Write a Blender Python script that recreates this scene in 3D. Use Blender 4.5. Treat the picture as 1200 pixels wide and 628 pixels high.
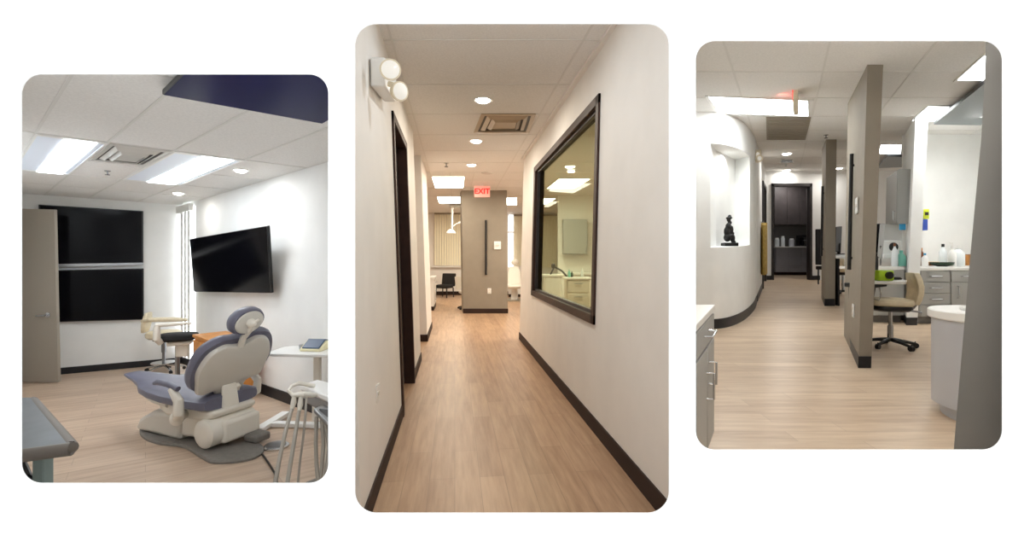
import bpy, bmesh, math, random
from mathutils import Vector, Matrix
for o in list(bpy.data.objects): bpy.data.objects.remove(o)
random.seed(7)
SC = bpy.context.scene
C = SC.collection
PI = math.pi
# ------------------------------------------------------------------ camera, world, exposure
F, HZ, EYE = 560.0, 300.0, 1.5          # focal length and level line of the 1200x628 frame, eye height
cam_d = bpy.data.cameras.new('camera'); cam = bpy.data.objects.new('camera', cam_d); C.objects.link(cam)
cam.location = (0, 0, EYE); cam.rotation_euler = (PI/2, 0, 0)
cam_d.sensor_width = 36; cam_d.lens = 36*F/1200; cam_d.shift_y = (HZ-314)/1200; cam_d.clip_start = .05
SC.camera = cam
SC.view_settings.view_transform = 'Standard'; SC.view_settings.look = 'None'
SC.view_settings.gamma = 1; SC.view_settings.exposure = 0; SC.view_settings.use_curve_mapping = False
world = bpy.data.worlds.new('world'); SC.world = world; world.use_nodes = True
world.node_tree.nodes['Background'].inputs[0].default_value = (.95, .98, 1, 1)
world.node_tree.nodes['Background'].inputs[1].default_value = 1.5
SC.cycles.max_bounces = 24; SC.cycles.diffuse_bounces = 16; SC.cycles.transparent_max_bounces = 16
PANEL1, PANEL2, PANEL3 = 13.5, 14.0, 10.5     # how bright the lit ceiling panels of the three rooms are
DOWN1, DOWN2, DOWN3 = 5, 24, 12              # watts of each round downlight
def area(name, loc, size, watts, col=(1, 1, 1), rot=(0, 0, 0), shape='DISK', size_y=None, spread=None):
    l = bpy.data.lights.new(name, 'AREA'); l.energy = watts; l.color = col; l.shape = shape; l.size = size
    if size_y: l.size_y = size_y
    if spread: l.spread = spread
    o = bpy.data.objects.new(name, l); C.objects.link(o); o.location = loc; o.rotation_euler = rot
    return o
# ------------------------------------------------------------------ materials
def lin(c):
    return tuple(((v/255)/12.92 if v/255 <= .04045 else ((v/255+.055)/1.055)**2.4) for v in c) + (1,)
def mat(name, col, rough=.5, metal=0, noise=0, scale=30, emit=0, coat=0, bump=0, spec=.5):
    m = bpy.data.materials.new(name); m.use_nodes = True
    nt = m.node_tree; b = nt.nodes['Principled BSDF']
    b.inputs['Base Color'].default_value = lin(col); b.inputs['Roughness'].default_value = rough
    b.inputs['Metallic'].default_value = metal; b.inputs['Coat Weight'].default_value = coat
    b.inputs['Specular IOR Level'].default_value = spec
    if emit:
        b.inputs['Emission Color'].default_value = lin(col); b.inputs['Emission Strength'].default_value = emit
    if noise or bump:
        tc = nt.nodes.new('ShaderNodeTexCoord'); nz = nt.nodes.new('ShaderNodeTexNoise')
        nz.inputs['Scale'].default_value = scale; nz.inputs['Detail'].default_value = 4
        nt.links.new(tc.outputs['Object'], nz.inputs['Vector'])
        if noise:
            r = nt.nodes.new('ShaderNodeValToRGB')
            a = lin([max(0, v*(1-noise)) for v in col]); z = lin([min(255, v*(1+noise)) for v in col])
            r.color_ramp.elements[0].color = a; r.color_ramp.elements[1].color = z
            r.color_ramp.elements[0].position = .3; r.color_ramp.elements[1].position = .7
            nt.links.new(nz.outputs['Fac'], r.inputs['Fac']); nt.links.new(r.outputs['Color'], b.inputs['Base Color'])
        if bump:
            bp = nt.nodes.new('ShaderNodeBump'); bp.inputs['Strength'].default_value = bump; bp.inputs['Distance'].default_value = .01
            nt.links.new(nz.outputs['Fac'], bp.inputs['Height']); nt.links.new(bp.outputs['Normal'], b.inputs['Normal'])
    return m
def wood_floor(name, ang, light, dark, seam, rough=.35):
    m = bpy.data.materials.new(name); m.use_nodes = True; nt = m.node_tree; b = nt.nodes['Principled BSDF']
    N = nt.nodes.new; L = nt.links.new
    tc = N('ShaderNodeTexCoord'); mp = N('ShaderNodeMapping'); mp.inputs['Rotation'].default_value = (0, 0, -ang)
    L(tc.outputs['Object'], mp.inputs['Vector'])
    br = N('ShaderNodeTexBrick'); br.inputs['Scale'].default_value = 1; br.inputs['Mortar Size'].default_value = .0022
    br.inputs['Brick Width'].default_value = 1.25; br.inputs['Row Height'].default_value = .17; br.inputs['Bias'].default_value = 0
    br.offset = .37; br.inputs['Color1'].default_value = (.35, .35, .35, 1); br.inputs['Color2'].default_value = (.65, .65, .65, 1)
    br.inputs['Mortar'].default_value = (.5, .5, .5, 1)
    L(mp.outputs[0], br.inputs['Vector'])
    st = N('ShaderNodeMapping'); st.inputs['Scale'].default_value = (1.1, 13, 1); L(mp.outputs[0], st.inputs['Vector'])
    nz = N('ShaderNodeTexNoise'); nz.inputs['Scale'].default_value = 1.6; nz.inputs['Detail'].default_value = 7; nz.inputs['Roughness'].default_value = .62
    L(st.outputs[0], nz.inputs['Vector'])
    mx = N('ShaderNodeMix'); mx.data_type = 'RGBA'; mx.inputs[0].default_value = .6
    L(br.outputs['Color'], mx.inputs[6]); L(nz.outputs['Fac'], mx.inputs[7])
    rp = N('ShaderNodeValToRGB'); e = rp.color_ramp.elements
    e[0].position = .36; e[0].color = lin(dark); e[1].position = .62; e[1].color = lin(light)
    L(mx.outputs[2], rp.inputs['Fac'])
    sm = N('ShaderNodeMix'); sm.data_type = 'RGBA'; sm.inputs[7].default_value = lin(seam)
    ml = N('ShaderNodeMath'); ml.operation = 'MULTIPLY'; ml.inputs[1].default_value = .5
    L(br.outputs['Fac'], ml.inputs[0]); L(ml.outputs[0], sm.inputs[0])
    L(rp.outputs['Color'], sm.inputs[6]); L(sm.outputs[2], b.inputs['Base Color'])
    b.inputs['Roughness'].default_value = rough; b.inputs['Specular IOR Level'].default_value = .45
    return m
def glass(name, tint, refl=.12):
    m = bpy.data.materials.new(name); m.use_nodes = True; nt = m.node_tree
    for n in list(nt.nodes): nt.nodes.remove(n)
    N = nt.nodes.new; out = N('ShaderNodeOutputMaterial'); t = N('ShaderNodeBsdfTransparent'); g = N('ShaderNodeBsdfGlossy'); mx = N('ShaderNodeMixShader')
    t.inputs[0].default_value = lin(tint); g.inputs['Roughness'].default_value = .02; mx.inputs[0].default_value = refl
    nt.links.new(t.outputs[0], mx.inputs[1]); nt.links.new(g.outputs[0], mx.inputs[2]); nt.links.new(mx.outputs[0], out.inputs[0])
    return m
M = dict(
    page=mat('white_gallery_paint', (250, 250, 250), .9, spec=.1),
    wall=mat('white_wall_paint', (238, 239, 238), .75, noise=.012, scale=3),
    wall_warm=mat('warm_white_wall_paint', (234, 231, 227), .7, noise=.012, scale=3),
    ceil=mat('ceiling_tile', (232, 231, 229), .9, noise=.025, scale=60, spec=.2),
    grid=mat('ceiling_grid_bar', (222, 221, 218), .7),
    taupe=mat('taupe_wall_paint', (142, 133, 120), .7, noise=.02, scale=4),
    grey=mat('grey_wall_paint', (138, 135, 132), .7, noise=.02, scale=4),
    base=mat('dark_rubber_base', (52, 38, 34), .6, spec=.2), base_navy=mat('black_rubber_base', (26, 27, 32), .45),
    brown=mat('dark_brown_frame', (60, 41, 35), .5, noise=.08, scale=8, spec=.25),
    door=mat('grey_door_paint', (158, 150, 138), .55), darkdoor=mat('black_brown_door', (38, 33, 34), .45, noise=.08, scale=6),
    lamp1=mat('lit_panel', (243, 250, 255), .4, emit=PANEL1), lens1=mat('dim_prismatic_lens', (205, 212, 222), .4, emit=.25),
    lamp2=mat('warm_lit_panel', (255, 246, 226), .4, emit=PANEL2), lamp3=mat('lit_panel_neutral', (246, 251, 252), .4, emit=PANEL3),
    bulb=mat('downlight_lens', (255, 250, 240), .4, emit=14), day=mat('daylight_pane', (250, 252, 255), .4, emit=2.0),
    white=mat('white_plastic', (236, 236, 234), .35), cream=mat('cream_plastic', (222, 217, 206), .35),
    ivory=mat('ivory_plastic', (226, 216, 192), .4), beige=mat('beige_vinyl', (226, 213, 184), .5, noise=.03, scale=20),
    purple=mat('slate_purple_vinyl', (98, 98, 115), .38, noise=.03, scale=15), plate=mat('grey_base_plate', (118, 114, 109), .5, noise=.05, scale=25),
    shell=mat('light_taupe_shell', (205, 201, 192), .3, coat=.2), black=mat('black_plastic', (20, 20, 22), .4), blackfab=mat('black_fabric', (28, 26, 27), .8),
    screen=mat('black_screen', (9, 9, 14), .12, spec=.12), bluescreen=mat('navy_glossy_screen', (9, 14, 72), .3, spec=.04),
    chrome=mat('chrome', (205, 207, 210), .18, metal=1), steel=mat('brushed_steel', (150, 152, 155), .35, metal=1),
    pewter=mat('dark_steel_top', (92, 96, 100), .38, metal=.5, noise=.05, scale=9), edge=mat('brown_grey_edge', (104, 97, 90), .5),
    teal=mat('grey_teal_leg', (122, 138, 136), .4), orange=mat('orange_wood', (196, 132, 66), .45, noise=.08, scale=9),
    tube=mat('grey_tube', (158, 152, 142), .45), blue=mat('slate_blue_plastic', (70, 92, 122), .35), yellowish=mat('pale_cream_plastic', (238, 230, 190), .4),
    cab=mat('grey_laminate', (163, 163, 160), .45), cabdark=mat('dark_grey_toe_kick', (112, 110, 108), .6), counter=mat('white_counter', (235, 235, 232), .3),  # cabdark is a plain darker grey for plinths and kitchenette walls
    lav=mat('pale_lavender_grey', (184, 186, 192), .4), blind=mat('vertical_blind_vinyl', (243, 238, 216), .6), blindw=mat('white_blind_vinyl', (235, 236, 232), .6),
    red=mat('red_lit_letters', (235, 28, 24), .4, emit=1.1), signface=mat('sign_face', (246, 170, 158), .4, emit=.3),
    statue=mat('black_bronze', (14, 14, 15), .35), lime=mat('lime_green_plastic', (170, 205, 40), .4), royal=mat('royal_blue_card', (35, 70, 170), .5),
    yellow=mat('yellow_card', (205, 220, 40), .5), gold=mat('mustard_cloth', (178, 150, 78), .85, noise=.1, scale=12), tealb=mat('teal_bottle', (130, 200, 185), .3),
    amber=mat('amber_bottle', (120, 70, 40), .3), clearb=mat('clear_bottle', (222, 228, 230), .15), dkgreen=mat('dark_green_plastic', (40, 62, 42), .4),
    grille=mat('taupe_grille', (150, 142, 128), .5), vent=mat('vent_enamel', (205, 203, 198), .35), ventdark=mat('vent_throat', (70, 68, 66), .5),
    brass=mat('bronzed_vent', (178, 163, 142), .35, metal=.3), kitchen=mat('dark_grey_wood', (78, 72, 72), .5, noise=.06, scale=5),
    kitlow=mat('grey_drawer_laminate', (152, 152, 160), .5), glass=glass('tinted_window_glass', (222, 227, 212), .06), sclear=mat('screen_bezel_silver', (170, 172, 175), .3, metal=.8),
    tsc=mat('slate_glossy_screen', (78, 88, 92), .2, spec=.2), skyb=mat('sky_blue_tag', (60, 160, 210), .5), lampglass=mat('reflector_glass', (240, 238, 232), .1, emit=.25),
)
# ------------------------------------------------------------------ mesh builder
def frame_to(d):
    z = Vector(d).normalized(); x = z.orthogonal().normalized(); y = z.cross(x)
    return Matrix((x, y, z)).transposed().to_4x4()
class MB:
    def __init__(s): s.bm = bmesh.new()
    def poly(s, pts):
        return s.bm.faces.new([s.bm.verts.new(p) for p in pts])
    def prism(s, pts, vec):                 # polygon swept by vec
        a = [s.bm.verts.new(p) for p in pts]; b = [s.bm.verts.new(Vector(p)+Vector(vec)) for p in pts]; n = len(a)
        s.bm.faces.new(a); s.bm.faces.new(b[::-1])
        for i in range(n): s.bm.faces.new((a[i], b[i], b[(i+1) % n], a[(i+1) % n]))
        return s
    def hexa(s, a, b):                      # two quads joined
        A = [s.bm.verts.new(p) for p in a]; B = [s.bm.verts.new(p) for p in b]
        s.bm.faces.new(A); s.bm.faces.new(B[::-1])
        for i in range(4): s.bm.faces.new((A[i], B[i], B[(i+1) % 4], A[(i+1) % 4]))
        return s
    def box(s, c, d, R=None):
        v = [Vector((x*d[0]/2, y*d[1]/2, z*d[2]/2)) for z in (-1, 1) for x, y in ((-1, -1), (1, -1), (1, 1), (-1, 1))]
        if R: v = [R @ p for p in v]
        v = [p+Vector(c) for p in v]
        return s.hexa(v[:4], v[4:])
    def loft(s, rings, cap=True, closed=True):
        R = [[s.bm.verts.new(p) for p in r] for r in rings]; n = len(R[0])
        for a, b in zip(R, R[1:]):
            for i in range(n if closed else n-1): s.bm.faces.new((a[i], a[(i+1) % n], b[(i+1) % n], b[i]))
        if cap: s.bm.faces.new(R[0][::-1]); s.bm.faces.new(R[-1])
        return s
    def tube(s, pts, r, n=8):
        P = [Vector(p) for p in pts]; rr = r if isinstance(r, (list, tuple)) else [r]*len(P); rings = []; up = None
        for i, p in enumerate(P):
            d = (P[min(i+1, len(P)-1)]-P[max(i-1, 0)]).normalized()
            x = d.orthogonal().normalized() if up is None else (up-d*up.dot(d)).normalized()
            up = x; y = d.cross(x)
            rings.append([p+(x*math.cos(2*PI*k/n)+y*math.sin(2*PI*k/n))*rr[i] for k in range(n)])
        return s.loft(rings)
    def lathe(s, prof, c=(0, 0, 0), d=(0, 0, 1), n=20, sx=1, sy=1):
        R = frame_to(d) if tuple(d) != (0, 0, 1) else Matrix.Identity(4)
        return s.loft([[Vector(c)+(R @ Vector((r*sx*math.cos(2*PI*k/n), r*sy*math.sin(2*PI*k/n), z))) for k in range(n)] for r, z in prof])
    def ell(s, c, r, R=None, u=16, v=10):
        g = bmesh.ops.create_uvsphere(s.bm, u_segments=u, v_segments=v, radius=1)
        for w in g['verts']:
            p = Vector((w.co.x*r[0], w.co.y*r[1], w.co.z*r[2]))
            w.co = (R @ p if R else p)+Vector(c)
        return s
    def build(s, name, m, parent=None, bev=0, seg=2, smooth=True, world=False, kind=None, sub=0):
        bmesh.ops.recalc_face_normals(s.bm, faces=s.bm.faces[:])
        me = bpy.data.meshes.new(name)
        if world and parent is not None:
            inv = root_matrix(parent).inverted()
            for v in s.bm.verts: v.co = inv @ v.co
        s.bm.to_mesh(me); s.bm.free(); ms = m if isinstance(m, list) else [m]
        for q in ms: me.materials.append(q)
        o = bpy.data.objects.new(name, me); C.objects.link(o)
        if parent is not None: o.parent = parent
        if smooth:
            for p in me.polygons: p.use_smooth = True
            me.set_sharp_from_angle(angle=math.radians(38))
        if bev:
            b = o.modifiers.new('bevel', 'BEVEL'); b.width = bev; b.segments = seg; b.limit_method = 'ANGLE'
        if sub:
            b = o.modifiers.new('sub', 'SUBSURF'); b.levels = sub; b.render_levels = sub
        if kind: o['kind'] = kind
        return o
def root_matrix(o):
    m = o.matrix_basis.copy()
    while o.parent is not None: o = o.parent; m = o.matrix_basis @ m
    return m
def thing(name, label, cat, loc=(0, 0, 0), rz=0, group=None):
    o = bpy.data.objects.new(name, None); C.objects.link(o); o.empty_display_size = .1
    o.matrix_basis = Matrix.Translation(loc) @ Matrix.Rotation(rz, 4, 'Z')
    return tag(o, label, cat, group)
def tag(o, label, cat, group=None):
    o['label'] = label; o['category'] = cat
    if group: o['group'] = group
    return o
V = Vector
# ------------------------------------------------------------------ the three rooms
class Room:
    def __init__(s, hr, hc, vp=600): s.hr, s.hc, s.vp = hr, hc, vp
    def fz(s, Z): return -(s.hr-HZ)/F*Z                        # the floors run very slightly up or down hill
    def cz(s, Z): return s.fz(Z)+EYE+s.hc
    def fl(s, px, py): Z = F*EYE/(py-s.hr); return V(((px-600)/F*Z, Z, s.fz(Z)))
    def ce(s, px, py, drop=0): h = s.hc-drop; Z = F*h/(s.hr-py); return V(((px-600)/F*Z, Z, s.fz(Z)+EYE+h))
    def pt(s, px, Z, h): return V(((px-600)/F*Z, Z, s.fz(Z)+h))
    def lat(s, L, Z, h): return V(((s.vp-600)/F*Z+L, Z, s.fz(Z)+h))
    def hh(s, py, Z): return EYE-(py-HZ)/F*Z-s.fz(Z)            # height above the floor
def at(px, py, Z): return V(((px-600)/F*Z, Z, EYE-(py-HZ)/F*Z))
R1, R2, R3 = Room(322, 1.184, 0), Room(303, 1.87, 533), Room(270, 1.81, 920)
ZW = 1.2
def front_wall():
    cu = bpy.data.curves.new('wall_front', 'CURVE'); cu.dimensions = '2D'; cu.fill_mode = 'BOTH'; cu.extrude = .002
    def spline(pts):
        s = cu.splines.new('POLY'); s.points.add(len(pts)-1); s.use_cyclic_u = True
        for q, p in zip(s.points, pts): q.co = (p[0], p[1], 0, 1)
    k = ZW/F
    spline([(-2.6, -1.9), (2.6, -1.9), (2.6, 1.5), (-2.6, 1.5)])
    for x0, y0, x1, y1, r in ((25, 87, 385, 566, 23), (416, 28, 784, 601, 25), (815, 48, 1175, 527, 23)):
        P = []
        for cx, cy, a0 in ((x1-r, y0+r, 0), (x0+r, y0+r, 90), (x0+r, y1-r, 180), (x1-r, y1-r, 270)):
            for i in range(13):
                a = math.radians(a0+90*i/12); P.append(((cx+r*math.cos(a)-600)*k, -(cy-r*math.sin(a)-HZ)*k))
        spline(P)
    t = bpy.data.objects.new('tmp', cu); C.objects.link(t)
    me = bpy.data.meshes.new_from_object(t.evaluated_get(bpy.context.evaluated_depsgraph_get()))
    bpy.data.objects.remove(t)
    o = bpy.data.objects.new('wall_front', me); C.objects.link(o); me.materials.clear(); me.materials.append(M['page'])
    o.location = (0, ZW, EYE); o.rotation_euler = (PI/2, 0, 0); o['kind'] = 'structure'
front_wall()
def slab(name, m, room, px0, px1, z0, z1, top, th):
    f = (room.cz if top else room.fz); a = (th if top else -th)
    P = [V(((px-600)/F*Z, Z, f(Z))) for px, Z in ((px0, z0), (px1, z0), (px1, z1), (px0, z1))]
    mb = MB(); mb.hexa(P, [p+V((0, 0, a)) for p in P]); return mb.build(name, m, kind='structure', smooth=False)
def vwall(name, m, room, a, b, th, h0=0, h1=None, mb=None):
    """upright wall between plan points a and b; th is the plan vector of its thickness"""
    mb0 = mb or MB()
    def top(p): return room.cz(p[1]) if h1 is None else room.fz(p[1])+h1
    q = [V((a[0], a[1], room.fz(a[1])+h0)), V((b[0], b[1], room.fz(b[1])+h0)), V((b[0], b[1], top(b))), V((a[0], a[1], top(a)))]
    mb0.hexa(q, [p+V((th[0], th[1], 0)) for p in q])
    if mb: return mb
    return mb0.build(name, m, kind='structure', smooth=False)
def side_partition(room, px, z0, z1, m, s):
    k = (px-600)/F
    vwall('wall_left' if s < 0 else 'wall_right', m, room, (k*z0, z0), (k*z1, z1), (s*.015, 0))
# ceiling fixtures shared by the rooms
def downlight(room, px, py, r, label, watts, group, col):
    p = room.ce(px, py)
    t = thing('downlight', label, 'ceiling light', p, 0, group)
    MB().lathe([(r, -.001), (r*1.02, -.008), (r*1.3, -.010), (r*1.36, -.004), (r*1.36, .004), (r, .004)], n=24).build('trim_ring', M['white'], t)
    MB().lathe([(r*.2, -.034), (r*.7, -.028), (r*.95, -.014), (r*.99, .003)], n=24).build('lens', M['bulb'], t)
    area('downlight_lamp', p-V((0, 0, .05)), r*1.6, watts, col)
    return t
def sprinkler(room, px, py, label, s=1.0):
    p = room.ce(px, py); t = thing('sprinkler_head', label, 'sprinkler', p)
    MB().lathe([(.045*s, .002), (.045*s, -.006), (.012*s, -.012)], n=16).build('escutcheon', M['chrome'], t)
    MB().lathe([(.012*s, -.008), (.012*s, -.05*s), (.008*s, -.06*s)], n=10).build('stem', M['steel'], t)
    MB().lathe([(.004, -.06*s), (.035*s, -.064*s), (.035*s, -.07*s)], n=14).build('deflector', M['ventdark'], t)
def quad_panel(room, P, label, lampmat, group, frame=.035, cat='ceiling light', drop=.012):
    """a lit rectangular panel set into the ceiling grid; P = its four corners on the ceiling"""
    c = sum(P, V((0, 0, 0)))/4; t = thing('ceiling_panel_light', label, cat, c, 0, group)
    inn = [c+(p-c)*(1-frame/((p-c).length*.5)) for p in P]; d = V((0, 0, -drop))
    mb = MB()
    for i in range(4):
        j = (i+1) % 4; mb.hexa([P[i], P[j], inn[j], inn[i]], [P[i]+d, P[j]+d, inn[j]+d, inn[i]+d])
    mb.build('frame', M['white'], t, world=True, smooth=False)
    mb = MB(); mb.hexa([p+d*.3 for p in inn], [p+d*.7 for p in inn]); mb.build('diffuser', lampmat, t, world=True, smooth=False)
    return t
def clip_px(a, b, p0, p1):
    for px, s in ((p0, 1), (p1, -1)):
        k = (px-600)/F; fa, fb = s*(a.x-k*a.y), s*(b.x-k*b.y)
        if fa < 0 and fb < 0: return None
        if fa < 0: a = a.lerp(b, fa/(fa-fb))
        elif fb < 0: b = a.lerp(b, fa/(fa-fb))
    return (a, b) if (a-b).length > .05 and min(a.y, b.y) > .3 else None
def grid_bars(mb, segs, w=.02, d=.005):
    for a, b in segs:
        u = (b-a).normalized(); n = V((-u.y, u.x, 0))*w/2; q = V((0, 0, -d))
        mb.hexa([a-n, b-n, b+n, a+n], [a-n+q, b-n+q, b+n+q, a+n+q])
def ceiling_with_grid(room, px0, px1, z0, z1, segs, name='ceiling'):
    P = [V(((px-600)/F*Z, Z, room.cz(Z))) for px, Z in ((px0, z0), (px1, z0), (px1, z1), (px0, z1))]
    mb = MB(); mb.hexa(P, [p+V((0, 0, .03)) for p in P]); n0 = len(mb.bm.faces)
    grid_bars(mb, [q for q in (clip_px(a, b, px0+2, px1-2) for a, b in segs) if q])
    for i, f in enumerate(mb.bm.faces): f.material_index = 0 if i < n0 else 1
    mb.build(name, [M['ceil'], M['grid']], kind='structure', smooth=False)
def slab4(name, m, P, th, parent, bev=.006, **k):
    """a board whose front face is the quad P and whose back lies th behind it"""
    n = (P[3]-P[0]).cross(P[1]-P[0]).normalized()
    mb = MB(); mb.hexa(P, [p+n*th for p in P]); return mb.build(name, m, parent, bev=bev, world=True, smooth=False, **k)
# ================================================================== ROOM 1 : the treatment room
slab('floor', wood_floor('wood_floor_diagonal', math.atan2(560, 730), (206, 184, 162), (172, 146, 124), (140, 116, 98), .4), R1, 3, 400, ZW+.003, 8.6, False, .05)
C1 = R1.fl(213, 425.5); D1 = V((730, F, 0)).normalized(); D2 = V((-661, F, 0)).normalized()
def uv(u, v, h): p = C1+D1*u+D2*v; return V((p.x, p.y, R1.fz(p.y)+h))
def uv_of(p):
    q = V((p.x-C1.x, p.y-C1.y)); det = D1.x*D2.y-D1.y*D2.x
    return (q.x*D2.y-q.y*D2.x)/det, (D1.x*q.y-D1.y*q.x)/det
def on_line(o, d, px):                     # where plan line o + t d meets the sight line of column px
    k = (px-600)/F; t = (k*o.y-o.x)/(d.x-k*d.y); return o+d*t
BW, RW1 = on_line(C1, D1, 4), on_line(C1, D2, 398.5)
vwall('wall_back', M['wall'], R1, (BW.x, BW.y), (C1.x, C1.y), (-.05, .1))
vwall('wall_right', M['wall'], R1, (C1.x, C1.y), (RW1.x, RW1.y), (.1, .05))
side_partition(R1, 4, ZW+.003, BW.y, M['wall'], -1); side_partition(R1, 398.5, ZW+.003, RW1.y, M['wall'], 1)
nb = V((D1.y, -D1.x, 0)); nr = V((-abs(D2.y), -abs(D2.x), 0))   # into the room from each wall
vwall('baseboard_back', M['base_navy'], R1, (BW.x, BW.y), (C1.x, C1.y), (nb.x*.015, nb.y*.015), 0, .10)
vwall('baseboard_right', M['base_navy'], R1, (C1.x, C1.y), (RW1.x, RW1.y), (nr.x*.015, nr.y*.015), 0, .125)
# the ceiling grid: read off the lines of the tiles
def cuv(px, py): return uv_of(R1.ce(px, py))
us = [cuv(45, 150)[0], cuv(127.5, 165.6)[0], cuv(228, 163.6)[0], cuv(291, 185.5)[0], cuv(352, 199)[0]]
us = [us[0]-(us[1]-us[0])]+us
def cpt(u, v): p = C1+D1*u+D2*v; return V((p.x, p.y, R1.cz(p.y)))
v0, v1, v2, v3 = cuv(127, 166.4)[1], cuv(74, 203.4)[1], cuv(168, 193)[1], cuv(54, 223)[1]
dv = (v1-v0)/2
segs = [(cpt(u, -6.9), cpt(u, -.02)) for u in us]
segs += [(cpt(us[0], v), cpt(us[-1], v)) for v in (v0-4*dv, v0-2*dv, v0, v0+dv, v1, v1+dv)]
ceiling_with_grid(R1, 3, 400, ZW+.003, 8.6, segs)
def troffer(P, label):
    t = quad_panel(R1, P, label, M['lens1'], 'troffers over the treatment room')
    c = [P[0].lerp(P[1], .40), P[0].lerp(P[1], .86), P[3].lerp(P[2], .86), P[3].lerp(P[2], .40)]
    c2 = [p+V((0, 0, -.010)) for p in (c[0].lerp(c[3], .02), c[1].lerp(c[2], .02), c[2].lerp(c[1], .02), c[3].lerp(c[0], .02))]
    mb = MB(); mb.hexa(c2, [p+V((0, 0, -.006)) for p in c2]); o = mb.build('lit_strip', M['lamp1'], t, world=True, smooth=False)
    o['label'] = 'brightly lit central strip of the lens'
troffer([cpt(us[1], v0), cpt(us[2], v0), cpt(us[2], v1), cpt(us[1], v1)], 'bright ceiling troffer to the left of the square air vent')
troffer([cpt(us[3], v0), cpt(us[4], v0), cpt(us[4], v1), cpt(us[3], v1)], 'bright ceiling troffer between the square air vent and the small downlights')
def square_vent(P, room, label, m, throat, cat='air vent'):
    c = sum(P, V((0, 0, 0)))/4; t = thing('ceiling_vent', label, cat, c)
    def ring(k, d): return [c+(p-c)*k+V((0, 0, -d)) for p in P]
    def band(k0, d0, k1, d1, nm, mm):
        a, b = ring(k0, d0), ring(k1, d1); mb = MB()
        for i in range(4):
            j = (i+1) % 4; mb.hexa([a[i], a[j], b[j], b[i]], [q+V((0, 0, -.008)) for q in (a[i], a[j], b[j], b[i])])
        mb.build(nm, mm, t, world=True, smooth=False)
    band(1, 0, .86, .004, 'flange', m); band(.84, -.02, .62, .02, 'louvre_ring', m); band(.60, -.02, .42, .035, 'louvre_ring', m)
    mb = MB(); q = ring(.40, .02); mb.hexa(q, [p+V((0, 0, -.01)) for p in q]); mb.build('centre_plate', m, t, world=True, smooth=False)
    mb = MB(); q = ring(.88, .0015); mb.hexa(q, [p+V((0, 0, .001)) for p in q]); mb.build('throat', throat, t, world=True, smooth=False)
area('treatment_fill', R1.pt(190, 2.5, 2.6), .5, 14, (.96, .98, 1))  # fill light without a fixture, added to brighten the room's near end
square_vent([cpt(us[2]+.02, v0+.02), cpt(us[3]-.02, v0+.02), cpt(us[3]-.02, v0+dv*.93), cpt(us[2]+.02, v0+dv*.93)], R1, 'square white ceiling air vent between the two bright troffers', M['vent'], M['ventdark'])
sprinkler(R1, 126, 200, 'small sprinkler head on the ceiling tile behind the square vent', .7)
downlight(R1, 282, 199, .065, 'small round downlight nearest the ceiling screen, over the right wall', DOWN1, 'treatment room downlights', (1, .97, .92))
downlight(R1, 209, 226, .065, 'small round downlight in the corner above the blinds', DOWN1, 'treatment room downlights', (1, .97, .92))
# narrow window with vertical blinds in the corner
wa, wb = on_line(C1, D2, 213.5), on_line(C1, D2, 229)
wn = nr
mb = MB(); vwall('', None, R1, (wa.x+wn.x*.006, wa.y+wn.y*.006), (wb.x+wn.x*.006, wb.y+wn.y*.006), (wn.x*.01, wn.y*.01), .12, 2.6, mb)
mb.build('window_1', M['day'], kind='structure', smooth=False)
bl = thing('vertical_blind', 'narrow white vertical blind in the corner beside the tilted wall screen', 'blinds', V((wa.x, wa.y, R1.fz(wa.y))))
mb = MB(); a = wa+wn*.03; b = wb+wn*.03
vwall('', None, R1, (a.x, a.y), (b.x, b.y), (wn.x*.06, wn.y*.06), 2.53, 2.64, mb); mb.build('headrail', M['blindw'], bl, world=True, smooth=False)
mb = MB()
for f0, f1 in ((.12, .36), (.38, .62), (.64, .88)):
    p, q = wa.lerp(wb, f0)+wn*.04, wa.lerp(wb, f1)+wn*.055
    vwall('', None, R1, (p.x, p.y), (q.x, q.y), (wn.x*.004, wn.y*.004), .14, 2.54, mb)
mb.build('slats', M['blindw'], bl, world=True, smooth=False)
# open door leaf at the left
Zd = 6.62
d = MB(); P = [R1.pt(9, Zd, .015), R1.pt(68, Zd, .015), V((R1.pt(63.5, Zd, 0).x, Zd, at(0, 245.5, Zd).z)), V((R1.pt(9, Zd, 0).x, Zd, at(0, 244, Zd).z))]
d.hexa(P, [p+V((0, .045, 0)) for p in P]); door1 = d.build('door_1', M['door'], kind='structure', bev=.004)
h = MB(); p = at(56.5, 369, Zd)
h.lathe([(.035, 0), (.035, .012), (.012, .014), (.012, .055)], p, (0, -1, 0)); h.tube([p+V((0, -.055, 0)), p+V((-.06, -.06, 0)), p+V((-.115, -.055, -.005))], [.013, .012, .010]); h.build('door_handle', M['chrome'], door1)
# two stacked displays on the back wall
def back_pt(px, py, off):
    o = C1+nb*off; p = on_line(o, D1, px); return at(px, py, p.y)
def display(name, label, P, th, parent_cat='television', bez=.018, scr='screen', frame='black', group=None, bottom_strip=False):
    c = (P[0]+P[1]+P[2]+P[3])/4; t = thing(name, label, parent_cat, c, 0, group)
    n = (P[3]-P[0]).cross(P[1]-P[0]).normalized()
    slab4('housing', M[frame], P, th, t)
    ins = [c+(p-c)*(1-bez/(p-c).length*1.4)-n*.002 for p in P]
    slab4('screen_glass', M[scr], ins, .004, t, bev=0)
    if bottom_strip:
        q = [P[0]-n*.004, P[1]-n*.004, P[1].lerp(P[2], .045)-n*.004, P[0].lerp(P[3], .045)-n*.004]
        slab4('bezel_strip', M['sclear'], q, .01, t, bev=0)
    return t, n, c
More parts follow.
